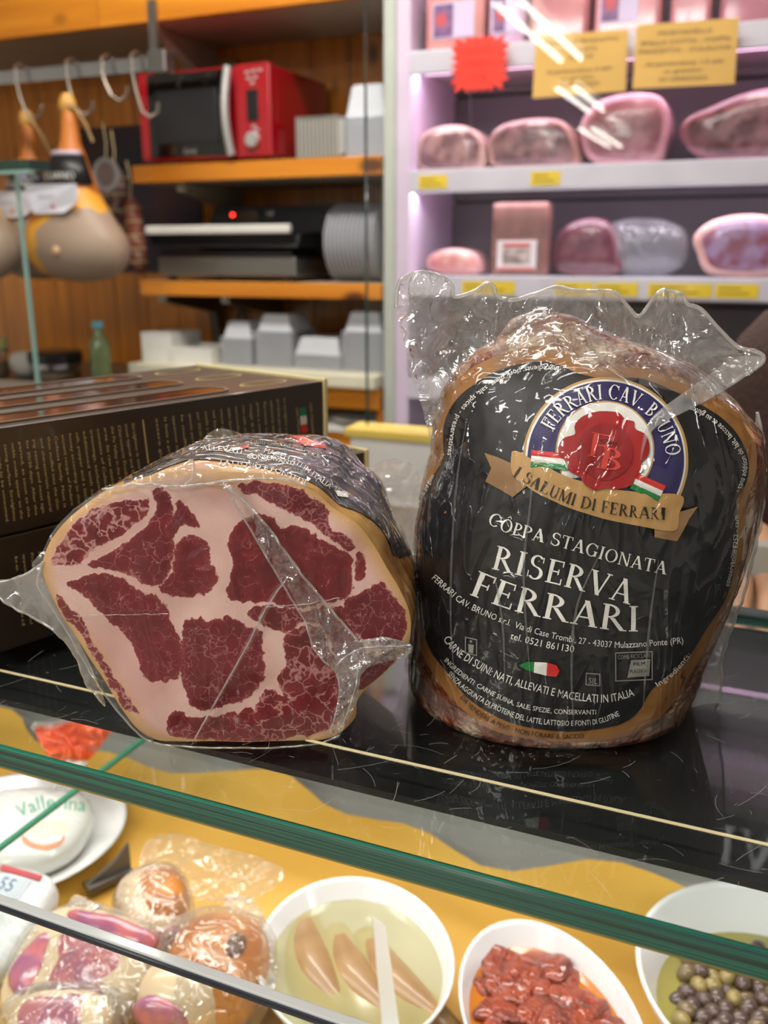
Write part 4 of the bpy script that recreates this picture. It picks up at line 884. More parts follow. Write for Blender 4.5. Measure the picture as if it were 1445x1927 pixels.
# white counter with open wooden base, lower table at the left
wcn = thing('back_counter', 'white topped wooden counter below the pine shelves', 'counter', RM(-1.515, 1.79, -.145))
part('worktop', MB().box(0, .73, 0, .37, 0, .032, .003), m_cream, wcn)
part('wood_front', MB().box(0, .73, .03, .05, -.055, 0), m_wood_s, wcn)
part('inner_shelf', MB().box(0, .73, .02, .37, -.115, -.10), m_white, wcn)
part('wood_front', MB().box(0, .73, .03, .05, -.26, -.115), m_wood_s, wcn)
part('lower_shelf', MB().box(0, .73, .02, .37, -.28, -.26), m_white, wcn)
part('base', MB().box(0, .73, .05, .37, -1.105, -.28), m_wood_s, wcn)
for e in (0, .715): part('side_panel', MB().box(e, e+.015, .05, .37, -.28, 0), m_wood_s, wcn)
tb = thing('side_table', 'steel side table at the left end of the white counter', 'table', RM(-2.6, 1.62, -.19))
part('tabletop', MB().box(0, 1.08, 0, .5, 0, .03, .004), m_steel, tb)
for x in (.02, 1.02):
    for y in (.02, .44): part('leg', MB().box(x, x+.04, y, y+.04, -1.06, 0), m_steel, tb)
pl = part('white_plate', MB().lathe([(.03, 0), (.035, .002), (.075, .012), (.078, .014), (.07, .0135), (.03, .006)], 0, 0, 28), m_white, None, M=RM(-.86, 1.88, -.245)); tag(pl, 'white plate on the inner shelf of the back counter', 'plate')
cw = thing('white_carton', 'white carton standing at the left end of the white counter', 'carton', RM(-1.505, 1.84, -.113))
part('carton', MB().box(0, .10, 0, .14, 0, .075, .002), m_white, cw); part('lid_flap', MB().box(-.001, .101, -.001, .141, .075, .078), m_white, cw)
tr = thing('white_tray', 'shallow white tray beside the carton on the white counter', 'tray', RM(-1.398, 1.83, -.113))
part('base', MB().box(0, .125, 0, .13, 0, .004), m_white, tr)
for q in ((0, .125, 0, .004), (0, .125, .126, .13), (0, .004, .004, .126), (.121, .125, .004, .126)): part('side_wall', MB().box(*q, .004, .045), m_white, tr)
cdx = thing('power_cable', 'black cable hanging down the pine wall under the shelf bracket', 'cable', RM(-1.40, 2.15, .05))
part('cable', MB().tube([(.03, 0, 0), (.02, 0, -.05), (-.01, 0, -.12), (-.02, 0, -.16)], .005), m_black, cdx); part('cable', MB().tube([(.035, 0, 0), (.04, 0, -.08), (.05, 0, -.16)], .005), m_black, cdx)

# bottle, jars
bt = thing('water_bottle', 'small green plastic bottle with light blue cap beside the white carton', 'bottle', RM(-1.565, 1.74, -.16))
part('bottle', MB().lathe([(.001, 0), (.026, .001), (.029, .01), (.029, .04), (.027, .05), (.029, .06), (.029, .09), (.024, .11), (.012, .13), (.011, .142), (.001, .143)], 0, 0, 20), mat('green_plastic', lin(120, 140, 90), .12, coat=.8, alpha=.8), bt, smooth=True)
part('cap', MB().lathe([(.001, .143), (.0145, .143), (.0145, .16), (.001, .161)], 0, 0, 16), mat('cyan_cap', lin(110, 190, 205), .4), bt, smooth=True)
def jar(s, t, label, lm, r_=.05, h=.06):
    j = thing('jar', label, 'jar', RM(s, t, -.16))
    part('glass', MB().lathe([(.001, 0), (r_*.9, 0), (r_*.96, .006), (r_*.96, h-.008), (r_*.85, h)], 0, 0, 22, cap1=False), m_pane, j, smooth=True)
    part('contents', MB().lathe([(.001, .003), (r_*.9, .003), (r_*.9, h*.55), (.001, h*.6)], 0, 0, 22), mat('preserve', lin(120, 96, 70), .3, coat=.5), j, smooth=True)
    part('lid', MB().lathe([(r_, h), (r_*1.05, h+.004), (r_*1.05, h+.026), (r_*.95, h+.032), (.001, h+.033)], 0, 0, 22), lm, j, smooth=True)
    part('metal_band', MB().lathe([(r_*.99, h-.012), (r_, h-.008), (r_, h)], 0, 0, 22, cap0=False, cap1=False), m_chrome, j, smooth=True)
jar(-1.72, 1.74, 'low glass jar with wide black lid and bright metal band', m_black, .07, .045)
jar(-1.93, 1.72, 'small glass jar with yellow lid inside the glass case', mat('yellow_lid', lin(206, 200, 110), .4), .045, .075)
jar(-2.06, 1.76, 'small glass jar with steel lid at the far left', m_chrome, .045, .05)
pb = part('paper_bag', MB().blob((0, 0, .035), (.045, .04, .035), 20, 12, .8, .15, 25), mat('off_white_paper', lin(200, 192, 182), .7), None, M=RM(-1.835, 1.75, -.16), smooth=True); tag(pb, 'crumpled off-white paper bag beside the low jar', 'bag')

# hanging rail, hooks and hams
ra = thing('hanging_rail', 'steel rail for hanging hams below the wall cabinet', 'rail', RM(-1.27, 1.69, .595))
part('bar', MB().box(-1.1, .0, -.008, .008, -.016, .016, .003), m_chrome, ra)
part('end_clamp', MB().box(-.03, .02, -.02, .02, -.024, .024, .004), m_steel, ra)
for x in (-1.05, -.03): part('hanger', MB().box(x, x+.02, -.006, .006, .016, .13), m_steel, ra)
m_hook = mat('hook_steel', lin(150, 140, 128), .35, .9)
def hook(s, z1, label, sl=.02):
    h = thing('meat_hook', label, 'hook', RM(s, 1.68, .58)); L_ = .58-z1
    part('hook', MB().tube([(0, .03, .012), (0, .02, .034), (0, 0, .04), (0, -.02, .03), (.0, -.022, 0), (sl*.4, -.022, -L_*.5), (sl, -.02, -L_)], .004), m_hook, h, smooth=True)
    part('hook_tip', MB().tube([(sl, -.02, -L_), (sl+.015, -.01, -L_-.012), (sl+.03, 0, -L_), (sl+.03, .004, -L_+.02)], .004), m_hook, h, smooth=True)
hm = bpy.data.materials.new('ham_rind'); hm.use_nodes = True; nt = hm.node_tree; N = nt.nodes; L = nt.links; b = N['Principled BSDF']; b.inputs['Roughness'].default_value = .5
tc = N.new('ShaderNodeTexCoord').outputs['Object']
sx = N.new('ShaderNodeVectorMath'); sx.operation = 'SUBTRACT'; sx.inputs[1].default_value = (.075, -.085, -.325); L.new(tc, sx.inputs[0])
sm2 = N.new('ShaderNodeVectorMath'); sm2.operation = 'MULTIPLY'; sm2.inputs[1].default_value = (1, .75, 1.12); L.new(sx.outputs[0], sm2.inputs[0])
ln = N.new('ShaderNodeVectorMath'); ln.operation = 'LENGTH'; L.new(sm2.outputs[0], ln.inputs[0])
nz = tex('ShaderNodeTexNoise', 14, tc, Detail=3).outputs[0]
fac = math_('ADD', ln.outputs['Value'], math_('MULTIPLY', math_('SUBTRACT', nz, .5), .09))
colr = ramp_(math_('MULTIPLY', fac, 4.4), [(0, lin(164, 142, 122)), (.5, lin(158, 136, 116)), (.54, lin(222, 160, 52)), (.72, lin(226, 158, 46)), (.78, lin(188, 106, 40)), (1, lin(196, 116, 46))])
L.new(colr, b.inputs['Base Color'])
def ham(s, label, tilt=0.0, k=1.0, t=1.645):
    h = thing('cured_ham', label, 'ham', RM(s, t, .50) @ Matrix.Rotation(tilt, 4, 'Z') @ Matrix.Scale(k, 4), 'hams hanging from the rail')
    prof = [(.012, .016, .0, .0), (.018, .018, -.01, 0), (.02, .02, -.03, 0), (.024, .024, -.07, .0), (.036, .034, -.10, 0), (.05, .045, -.14, .0), (.075, .06, -.19, -.004), (.112, .075, -.24, -.004), (.142, .088, -.285, .0), (.15, .09, -.315, .004), (.14, .085, -.345, .008), (.115, .072, -.37, .012), (.07, .048, -.388, .015), (.02, .016, -.394, .016)]
    rs = []
    for rx, ry, z, ox in prof:
        rs.append([Vector((ox+rx*math.cos(a)*(1+.04*noise.noise(Vector((math.cos(a)*2, math.sin(a)*2, z*12+s*9)))), ry*math.sin(a)-.02*min(1, -z*4), z)) for a in [2*math.pi*i/30 for i in range(30)]])
    part('ham_body', MB().rings(rs), hm, h, smooth='all')
    part('shank_knuckle', MB().blob((-.003, 0, .012), (.022, .02, .028), 16, 10, 1, .12, 60, s), mat('shank_rind', lin(214, 160, 78), .5), h, smooth='all')
    part('bone_end', MB().blob((.018, -.108, -.322), (.012, .008, .012), 12, 8), mat('bone', lin(206, 168, 128), .5), h, smooth='all')
    part('rope', MB().tube([(.0, -.014, .02), (.03, -.01, .0), (.045, 0, -.03), (.055, .01, -.07)], .0035), mat('rope_fibre', lin(176, 146, 100), .8), h, smooth=True)
    def collar(z0, z1, w0, w1, a0, a1, y_off):
        rs_ = []
        for i in range(9):
            a = R(a0+(a1-a0)*i/8)
            rs_.append([(w0*math.cos(a), -w0*.95*math.sin(a)-y_off, z0), (w1*math.cos(a), -w1*.95*math.sin(a)-y_off, z1)])
        return MB().rings(rs_, False, False, False)
    lb = part('neck_label', collar(-.168, -.10, .074, .048, 168, 12, .006), mat('label_black', lin(26, 24, 26), .4), h, smooth='all', solid=.0008)
    part('label_trim', collar(-.102, -.092, .049, .045, 160, 20, .006), mat('label_lilac', lin(190, 176, 188), .4), lb, smooth='all', solid=.001)
    part('tag', ([(p[0], -.106+3.2*p[0]**2, p[1]) for p in [(-.075, -.17), (.075, -.17), (.08, -.19), (.072, -.215), (.045, -.236), (-.045, -.236), (-.072, -.215), (-.08, -.19)]], [tuple(range(8))]), mat('tag_white', lin(214, 214, 222), .5), h, solid=.001)
    v, f, wd = plain('GIULIANO'); kk = .016; ow = wd*kk/2
    def cv(p):
        a = math.pi/2+(ow-p.x*kk)/.069; return (.069*math.cos(a), -.0665*math.sin(a)-.0085, -.158+p.y*kk)
    v2, f2 = finer([p*100 for p in v], f, 30); part('lettering', ([cv(p/100) for p in v2], f2), m_white, lb)
    v, f, wd = plain('Salumi'); flat = [(p.x*.013-wd*.013/2, -.1085+3.2*(p.x*.013-wd*.013/2)**2, -.205+p.y*.013) for p in v]; part('lettering', (flat, f), mat('tag_grey', lin(150, 146, 158), .5), h)
    part('tag_seal', ([(.02+.006*math.cos(a), -.1082, -.222+.006*math.sin(a)) for a in [2*math.pi*i/12 for i in range(12)]], [tuple(range(12))]), mat('tag_red', lin(206, 96, 90), .5), h)
ham(-1.515, 'whole cured ham with white tag, rightmost of the hams on the rail')
ham(-1.79, 'whole cured ham second from the right on the rail, behind the glass case corner', t=1.80)
ham(-1.86, 'whole cured ham at the left picture edge on the rail')
hook(-1.525, .505, 'steel hook holding the rightmost ham'); hook(-1.682, .505, 'steel hook holding the second ham'); hook(-1.84, .505, 'steel hook holding the leftmost ham')
hook(-1.42, .53, 'empty steel hook right of the hams'); hook(-1.335, .49, 'empty steel hook at the right end of the rail')
# smaller salumi hanging in the dark corner
def salame(s, t, z, L_, r_, label, col, tilt=.0):
    h = thing('salame', label, 'salami', RM(s, t, z) @ Matrix.Rotation(tilt, 4, 'Y'), 'salami hanging beside the hams')
    part('salami_body', MB().lathe([(.003, 0), (r_*.6, -.012), (r_, -.04), (r_*1.02, -L_*.5), (r_, -L_+.04), (r_*.6, -L_+.012), (.003, -L_)], 0, 0, 18), mat('casing_'+label[:6], lin(*col), .6, col2=lin(190, 170, 150), nscale=40, ramp=(.5, .75)), h, smooth=True)
    for k in range(5): zz_ = -.03-(L_-.06)*k/4; part('string', MB().lathe([(r_*1.03, zz_-.002), (r_*1.06, zz_), (r_*1.03, zz_+.002)], 0, 0, 18, cap0=False, cap1=False), mat('string', lin(196, 176, 130), .8), h)
    part('string_loop', MB().tube([(0, 0, 0), (.006, 0, .04), (0, 0, .09)], .002), mat('string2', lin(196, 176, 130), .8), h)
salame(-1.60, 1.90, .40, .23, .034, 'dark salami tied with string hanging right of the hams', (88, 50, 52))
salame(-1.69, 1.98, .43, .20, .028, 'pale speckled salami hanging behind the rightmost ham', (120, 92, 84))
salame(-1.535, 1.88, .32, .20, .024, 'thin reddish salami hanging nearest the microwave shelf', (134, 66, 48), R(-4))
dk = thing('round_label', 'round pale label hanging by the salami right of the hams', 'label', RM(-1.545, 1.80, .37))
part('disc', MB().rings([[(r_*math.cos(a), y, r_*math.sin(a)) for a in [2*math.pi*i/24 for i in range(24)]] for r_, y in ((.042, 0), (.042, -.003))]), mat('disc_pale', lin(150, 150, 150), .5, alpha=.9), dk)
part('inner_print', MB().rings([[(r_*math.cos(a), y, r_*math.sin(a)) for a in [2*math.pi*i/24 for i in range(24)]] for r_, y in ((.03, -.003), (.03, -.0038))]), mat('disc_print', lin(110, 92, 88), .5), dk)

# ================================================================== glass case at the left, glass partition at the right
gc = thing('glass_case', 'clear glass case corner with dark green edge at the left', 'glass case', RM(-.838, .75, -.02))
part('front_pane', MB().box(-.9, -.003, .0, .006, 0, .292), None, gc, mats=[m_pane, m_through], fm=lambda p: 0 if p.normal.y < -.5 else 1)
part('pane_edge', MB().box(-.003, .0, .0, .006, 0, .292), m_edge_l, gc)
tp = part('top_pane', MB().box(-.9, .045, -.02, .012, .294, .304), m_pane, gc)
part('top_edge', MB().box(-.9, .048, -.024, -.02, .293, .305), m_edge_d, tp); part('top_edge', MB().box(.045, .048, -.02, .012, .293, .305), m_edge_d, tp); part('lit_rim', MB().box(-.9, .048, -.0245, -.018, .2885, .293), m_edge_l, tp)
part('corner_clip', MB().box(-.008, .0, .006, .02, .285, .294), m_chrome, gc)
part('base', MB().box(-.9, .0, -.01, .12, -.06, -.0), m_steel, gc); part('pedestal', MB().box(-.85, -.05, .0, .11, -1.23, -.06), m_steel, gc)
pt = thing('glass_partition', 'tall clear glass partition with green edge in front of the refrigerator', 'glass pane', RM(-.474, 1.05, -.085))
part('pane', MB().box(0, 1.6, 0, .005, 0, 1.0), None, pt, mats=[m_pane_big, m_through], fm=lambda p: 0 if p.normal.y < -.5 else 1); part('green_edge', MB().box(-.002, 0, 0, .005, 0, 1.0), m_edge_d, pt)
wb = thing('serving_unit', 'white serving unit with yellow top edge below the glass partition', 'counter', RM(-.50, 1.02, -.098))
part('top', MB().box(0, 1.7, 0, .06, 0, .013, .002), m_yellow, wb); part('body', MB().box(.008, 1.7, .008, .06, -1.152, 0), m_white, wb)

# ================================================================== open refrigerator
FS0, FS1, FD = -.748, .62, .325
fr = thing('refrigerator', 'open upright refrigerator with pink light and meats on its shelves', 'refrigerator', RM(0, TF, -1.245))
zb = 1.245
m_fr = mat('fridge_white', lin(222, 216, 226), .4); m_frb = mat('fridge_back', lin(104, 98, 100), .5); m_lip = mat('price_rail', lin(214, 208, 220), .3)
part('side_panel', MB().box(FS0, FS0+.035, 0, FD, 0, zb+1.06, .004), mat('fridge_lilac', lin(226, 206, 228), .4), fr)
part('side_panel', MB().box(FS1, FS1+.035, 0, FD, 0, zb+1.06, .004), m_fr, fr)
part('pillar_trim', MB().box(FS0-.03, FS0-.001, .0, .05, 0, zb+1.06, .003), mat('trim_grey', lin(196, 200, 190), .4), fr)
for zk in (.0, .25, .5, .75, 1.0):
    part('back_panel', MB().box(FS0+.035, FS1, FD-.02, FD, zb+zk-.2+.004, zb+zk+.05-.004, .002), m_frb, fr)
part('slot_panel', MB().box(FS0+.035, FS1, FD, FD+.01, 0, zb+1.06), mat('slot_dark', lin(16, 16, 18), .6), fr)
part('canopy', MB().box(FS0-.03, FS1+.035, -.02, FD, zb+1.062, zb+1.48, .005), mat('canopy_panel', lin(150, 150, 146), .35), fr)
part('light_shield', MB().box(FS0-.03, FS1+.035, -.02, -.005, zb+.965, zb+1.062, .003), mat('shield_lilac', lin(206, 170, 206), .4), fr)  # added out of view; hides the top refrigerator light from the shelf glass
part('plinth', MB().box(FS0, FS1+.035, -.05, FD, 0, zb-.40, .01), m_fr, fr)
cn = part('canopy_sign', MB().box(-.45, .34, -.028, -.021, zb+1.10, zb+1.25, .002), mat('sign_dark', lin(60, 60, 62), .3), fr)
flat_text(serif('ITALIA'), .10, .02, zb+1.125, -.0285, mat('sign_letters', lin(240, 240, 236), .3, emit=1.2), cn)
shelves = (.845, .598, .352, .122, -.12)
for z in shelves:
    part('shelf', MB().box(FS0+.036, FS1-.001, .012, FD-.02, zb+z-.028, zb+z, .002), m_fr, fr)
    part('price_rail', MB().box(FS0+.036, FS1-.001, -.006, .012, zb+z-.046, zb+z+.002, .003), m_lip, fr)
for z in (.845, .598, .352):
    part('light_tube', MB().tube([(FS0+.06, .03, zb+z-.036), (FS1-.03, .03, zb+z-.036)], .007), mat('pink_tube', (1, .62, .92, 1), .4, emit=5), fr)
# meats
def lean(name, c1, c2, sc=22): return mat(name, lin(*c1), .25, coat=.8, col2=lin(*c2), nscale=sc, ramp=(.42, .6), bump=.2, bscale=60)
def slab(name, label, px, t, thick, z, rimc, c1, c2, k=.82, group=None, cat='meat', lobe=True):
    pts = [TS(x, y, t) for x, y in px]; pts = [tuple(p) for p in catmull(pts, 60, True)]; zmin = min(p[1] for p in pts); dz = z-zmin
    cx = sum(p[0] for p in pts)/len(pts); cz = sum(p[1] for p in pts)/len(pts)+dz; h = thing(name, label, cat, RM(cx, t, z), group)
    loc = [(p[0]-cx, p[1]+dz-z) for p in pts]; c = (0, cz-z)
    def sc(f, y): return [(c[0]+(p[0]-c[0])*f, y, c[1]+(p[1]-c[1])*f) for p in loc]
    bd = part('rind', MB().rings([sc(.9, thick), sc(.99, thick*.85), sc(1, thick*.5), sc(1.0, .012), sc(.97, .002), sc(k, 0)], True, True, False), mat(name+'_fat', lin(*rimc), .35, coat=.7, col2=tuple(c_*.8 for c_ in lin(*rimc)[:3])+(1,), nscale=25), h, smooth='all')
    part('lean', MB().rings([sc(k, 0), sc(k*.9, -.004), sc(k*.55, -.006), sc(.08, -.006)], True, False, True), lean(name+'_lean', c1, c2), h, smooth='all')
    if False: part('fat_seam', MB().tube([(c[0]+(loc[i][0]-c[0])*f, -.005, c[1]+(loc[i][1]-c[1])*f) for i, f in ((3, .75), (10, .55), (20, .35), (32, .5), (40, .72))], .004), mat(name+'_seam', lin(*rimc), .4, coat=.5), h, smooth='all')
    return h
T2 = 1.88
slab('ham_slice', 'small pale-rimmed ham cut at the left of the middle refrigerator shelf', [(780, 290), (790, 250), (825, 232), (870, 230), (905, 250), (914, 285), (905, 312), (840, 318), (790, 315)], T2, .16, .353, (214, 174, 166), (112, 76, 80), (166, 126, 124), .84)
slab('ham_slice', 'wide ham cut second from the left on the middle refrigerator shelf', [(918, 290), (920, 250), (950, 225), (1010, 215), (1060, 222), (1085, 260), (1088, 305), (1000, 308), (930, 308)], T2, .16, .353, (190, 142, 134), (98, 68, 72), (150, 112, 112), .87)
slab('ham_slice', 'tall pink ham cut standing in the centre of the middle refrigerator shelf', [(1092, 255), (1095, 215), (1130, 180), (1190, 166), (1240, 172), (1260, 205), (1255, 260), (1235, 298), (1160, 302), (1110, 295)], T2-.005, .15, .353, (206, 146, 156), (142, 92, 100), (176, 126, 132), .84)
slab('ham_piece', 'large dark red ham piece at the right of the middle refrigerator shelf', [(1280, 250), (1290, 215), (1340, 190), (1400, 166), (1460, 155), (1520, 170), (1540, 230), (1530, 285), (1420, 290), (1320, 288)], T2, .2, .353, (150, 86, 98), (86, 42, 50), (140, 92, 96), .88)
slab('vacuum_pack', 'small pink vacuum pack at the left of the lower refrigerator shelf', [(802, 500), (806, 475), (840, 462), (880, 465), (900, 480), (905, 508), (850, 512)], T2, .1, .123, (206, 150, 150), (196, 120, 120), (220, 170, 160), .8, lobe=False)
slab('ham_piece', 'dark wrapped ham in the middle of the lower refrigerator shelf', [(1038, 480), (1050, 435), (1080, 412), (1120, 405), (1150, 420), (1165, 470), (1160, 512), (1060, 512)], T2+.03, .14, .123, (120, 66, 78), (88, 40, 52), (110, 60, 70), .85, lobe=False)
slab('ham_piece', 'ham chunk with pale fat base at the right of the lower refrigerator shelf', [(1310, 470), (1306, 440), (1340, 412), (1400, 400), (1460, 410), (1480, 470), (1470, 515), (1340, 515)], T2-.02, .16, .123, (220, 168, 164), (132, 66, 84), (160, 130, 170), .8)
s0, z0 = TS(1165, 460, 1.93); fb = part('film_bag', MB().blob((0, 0, .062), (.115, .05, .062), 28, 16, .8, .16, 18, 3), film_mat('blue_film', .18, 1.2, (.85, .9, .95, 1)), None, M=RM(s0+.03, 1.96, .123), smooth='all'); tag(fb, 'bluish clear film bag around meat on the lower refrigerator shelf', 'bag')
# brown slab with printed label
s0, _ = TS(922, 500, T2); s1, z1 = TS(1035, 378, T2)
bs = thing('meat_slab_pack', 'tall brown vacuum packed slab with white framed label on the lower refrigerator shelf', 'meat pack', RM(s0, T2, .123))
part('slab', MB().box(0, s1-s0, 0, .05, 0, z1-.123, .012), mat('brown_slab', lin(136, 92, 84), .35, coat=.6, col2=lin(112, 74, 68), nscale=30), bs)
lbx = part('label', MB().box(.016, .108, -.002, .0, .014, .078, .001), mat('label_card', lin(214, 206, 208), .5), bs)
part('label_picture', MB().box(.03, .094, -.003, -.002, .026, .062), mat('label_pic', lin(120, 104, 100), .5, col2=lin(190, 176, 168), nscale=40), lbx)
part('label_stripe', MB().box(.03, .094, -.003, -.002, .064, .072), mat('label_red', lin(196, 90, 84), .5), lbx); part('label_stripe', MB().box(.018, .106, -.003, -.002, .014, .019), mat('label_red2', lin(206, 110, 100), .5), lbx)
# packs on the top shelf
def pack(x0, x1, ytop, label, c, t=1.865, lab=None):
    a, _ = TS(x0, 60, t); b2, z2 = TS(x1, ytop, t); p = thing('meat_pack', label, 'meat pack', RM(a, t, .599), 'packs on the top refrigerator shelf'); w_ = b2-a
    part('pack_body', MB().box(0, w_, 0, .09, 0, .13, .012), mat('pack_'+label[:9], lin(*c), .3, coat=.7, col2=tuple(q*.75 for q in lin(*c)[:3])+(1,), nscale=14), p)
    if lab:
        q = part('label', MB().box(w_*lab[0], w_*lab[1], -.002, .001, .028, .10, .001), mat('pack_label', lin(212, 196, 226), .4), p)
        part('label_print', MB().box(w_*lab[0]+.004, w_*(lab[0]+lab[1])*.5, -.003, -.002, .032, .096), mat('pack_print', lin(92, 74, 122), .4, col2=lin(150, 100, 140), nscale=50), q)
        part('label_badge', MB().rings([[(w_*lab[0]+.022+.013*math.cos(a_), y_, .066+.013*math.sin(a_)) for a_ in [2*math.pi*i/16 for i in range(16)]] for y_ in (-.003, -.0036)]), mat('pack_badge', lin(206, 84, 92), .4), q)
pack(800, 914, -60, 'pink meat pack with purple label, first on the top refrigerator shelf', (226, 150, 146), lab=(.12, .84))
pack(918, 990, -40, 'small pale lilac pack, second on the top refrigerator shelf', (216, 176, 206), lab=(.1, .85))
pack(995, 1112, -40, 'plain rosy meat pack in the middle of the top refrigerator shelf', (206, 126, 132))
pack(1116, 1250, -50, 'pink meat pack with printed label right of the middle on the top refrigerator shelf', (228, 150, 158), lab=(.08, .66))
pack(1258, 1345, -45, 'dull rose meat pack near the right end of the top refrigerator shelf', (214, 140, 150))
pack(1350, 1470, -45, 'dark pink meat pack at the right end of the top refrigerator shelf', (190, 112, 130))
# price tags
m_tag = mat('tag_yellow', lin(240, 206, 40), .45); m_print = mat('tag_ink', lin(110, 90, 30), .6)
def ptag(x0, x1, z, label):
    a, _ = TS(x0, 340, TF); b2, _ = TS(x1, 340, TF); p = thing('price_tag', label, 'price tag', RM(a, TF-.0065, z-.038), 'yellow price tags on the refrigerator shelf rails')
    part('card', MB().box(0, b2-a, -.0012, 0, 0, .028), m_tag, p)
    for k in range(2): part('print_line', MB().box(.006, (b2-a)*(.8-.2*k), -.0016, -.0012, .008+.01*k, .0105+.01*k), m_print, p)
ptag(790, 843, .352, 'yellow price tag below the small ham cut on the middle rail'); ptag(1000, 1055, .352, 'yellow price tag below the wide ham cut on the middle rail')
for x0, x1, tx in ((876, 978, 'long yellow price tag at the left of the lower rail'), (1055, 1130, 'yellow price tag in the middle of the lower rail'), (1134, 1216, 'yellow price tag right of the middle on the lower rail'), (1236, 1360, 'long yellow price tag near the right of the lower rail'), (1366, 1450, 'yellow price tag at the right end of the lower rail')): ptag(x0, x1, .122, tx)
# hanging paper signs
m_kraft = mat('kraft_sign', lin(226, 178, 92), .6); m_ink = mat('sign_ink', lin(70, 52, 50), .6)
def sign(quad, label, lines):
    P = [atT(x, y, 1.80) for x, y in quad]; a = P[3]; h = thing('paper_sign', label, 'sign', RM(ST(a)[0], 1.80, a.z)); inv = MATS[h.name].inverted(); q = [inv @ p for p in P]
    part('paper', MB().rings([[Vector(p) for p in q], [Vector(p)+Vector((0, .0015, 0)) for p in q]]), m_kraft, h)
    for tx, u0, u1, v in lines:
        vv, ff_, wd = plain(tx); pts = []
        for p in vv:
            u = u0+(u1-u0)*p.x/wd; w_ = v-p.y*.065; top = q[0].lerp(q[1], u); bot = q[3].lerp(q[2], u); pts.append(top.lerp(bot, w_)+Vector((0, -.0006, 0)))
        part('lettering', (pts, ff_), m_ink, h)
    part('hanger', MB().tube([q[0].lerp(q[1], .5)+Vector((0, .002, -.01)), q[0].lerp(q[1], .5)+Vector((0, .02, .02))], .0012), m_steel, h)
sign([(1008, 68), (1182, 54), (1177, 171), (1002, 185)], 'tan paper sign with three-line offer, left of the two under the top rail', [('TRANCIO DI PROSCIUTTO', .1, .9, .17), ('STAGIONATO', .28, .68, .30), ('DOLCE', .38, .64, .42), ('Acquistandone 2 etti', .14, .84, .63), ('un grammo', .3, .66, .75), ('IN OMAGGIO', .26, .72, .87)])
sign([(1198, 47), (1390, 33), (1382, 158), (1190, 167)], 'tan paper sign listing cold cuts, right of the two under the top rail', [('MORTADELLA', .22, .76, .19), ('SPALLA COTTA - COPPA', .05, .94, .33), ('PANCETTA - CULACCIA', .04, .95, .46), ('Acquistandone 1,5 etti', .12, .88, .66), ('un grammo', .3, .68, .78), ('IN OMAGGIO', .26, .74, .91)])
st_ = thing('price_burst', 'bright red spiky paper price burst hanging from the top rail', 'sign', RM(*(lambda a: (a[0], 1.80, a[1]))(TS(902, 120, 1.80))))
po = []; random.seed(3)
for i in range(44):
    a = 2*math.pi*i/44; sq = min(1/max(abs(math.cos(a)), 1e-3), 1/max(abs(math.sin(a)), 1e-3)); k = 1.0 if i % 2 == 0 else .80
    po.append((.064*sq*math.cos(a)*k*random.uniform(.95, 1.05), .054*sq*math.sin(a)*(k if abs(math.sin(a)) < .9 else k*.5+.5)))
part('paper', MB().rings([[(p[0], 0, p[1]) for p in po], [(p[0], .0015, p[1]) for p in po]]), mat('fluo_red', lin(250, 52, 30), .5), st_)
for k in range(3): flat_text(plain(('OFFERTA', 'AFFETTATO', 'al kg'))[0:3] if False else plain(('OFFERTA', 'SPECIALE', 'al kg')[k]), .012, 0, .02-.024*k, -.0006, mat('burst_ink', lin(206, 30, 22), .5), st_)
part('string', MB().tube([(-.02, .004, -.05), (-.02, .02, -.2)], .001), m_steel, st_)

# ================================================================== inside the display case
m_por = mat('white_porcelain', lin(238, 238, 238), .15, coat=.6)
def bowl(c, sx, sy, rot, zr, zb_, label):
    h = thing('serving_bowl', label, 'bowl', Matrix.Translation((c[0], c[1], zb_)) @ Matrix.Rotation(rot, 4, 'Z')); H = zr-zb_
    part('bowl', MB().lathe([(.001, 0), (.55, 0), (.6, H*.06), (.85, H*.5), (.98, H*.92), (1.0, H), (.985, H+.001), (.955, H*.97), (.82, H*.5), (.58, H*.14), (.001, H*.11)], 0, 0, 44, sx, sy), m_por, h, smooth='all')
    return h
def liquid(h, z, f, sx, sy, name, m): return part(name, MB().lathe([(f, z), (f*.5, z+.0004), (.001, z+.0004)], 0, 0, 40, sx, sy, cap0=False), m, h, smooth='all')
ZB, ZR = fz+.004, fz+.046
b1 = bowl((-.0185, .4725), .062, .073, R(14), ZR, ZB, 'white bowl of pale sausages in brine'); 
m_brine = mat('brine', lin(206, 200, 140), .08, coat=.6, alpha=.5)
br = liquid(b1, .030, .90, .062, .073, 'brine', m_brine)
m_saus = mat('pale_sausage', lin(146, 112, 70), .4, coat=.3, col2=lin(170, 134, 88), nscale=40)
for i, (x, y, a, lb_) in enumerate(((-.022, .012, 70, 'pale sausage at the left of the brine bowl'), (.006, .0, 62, 'pale sausage in the middle of the brine bowl'), (.030, -.002, 56, 'pale sausage at the right of the brine bowl'))):
    pts = []
    for k in range(11):
        u = (k/10-.5)*.10; pts.append((u, .012*math.cos(u*28)-.006, 0))
    s_ = part('sausage', MB().tube(pts, [.0165*max(.25, math.sin(math.pi*(.08+.84*k/10))**.5) for k in range(11)], 12), m_saus, None, M=Matrix.Translation((-.0185+x, .4725+y, ZB+.0180)) @ Matrix.Rotation(R(-a+180), 4, 'Z'), smooth='all'); tag(s_, lb_, 'sausage', 'sausages in the brine bowl')
sp = thing('white_stick', 'white spatula with slanted tip leaning in the brine bowl', 'stick')  # plain thin white bar with a slanted tip, broader at its far end
pa, pb_ = atZ(712, 1725, -.205), atZ(738, 1960, -.262)
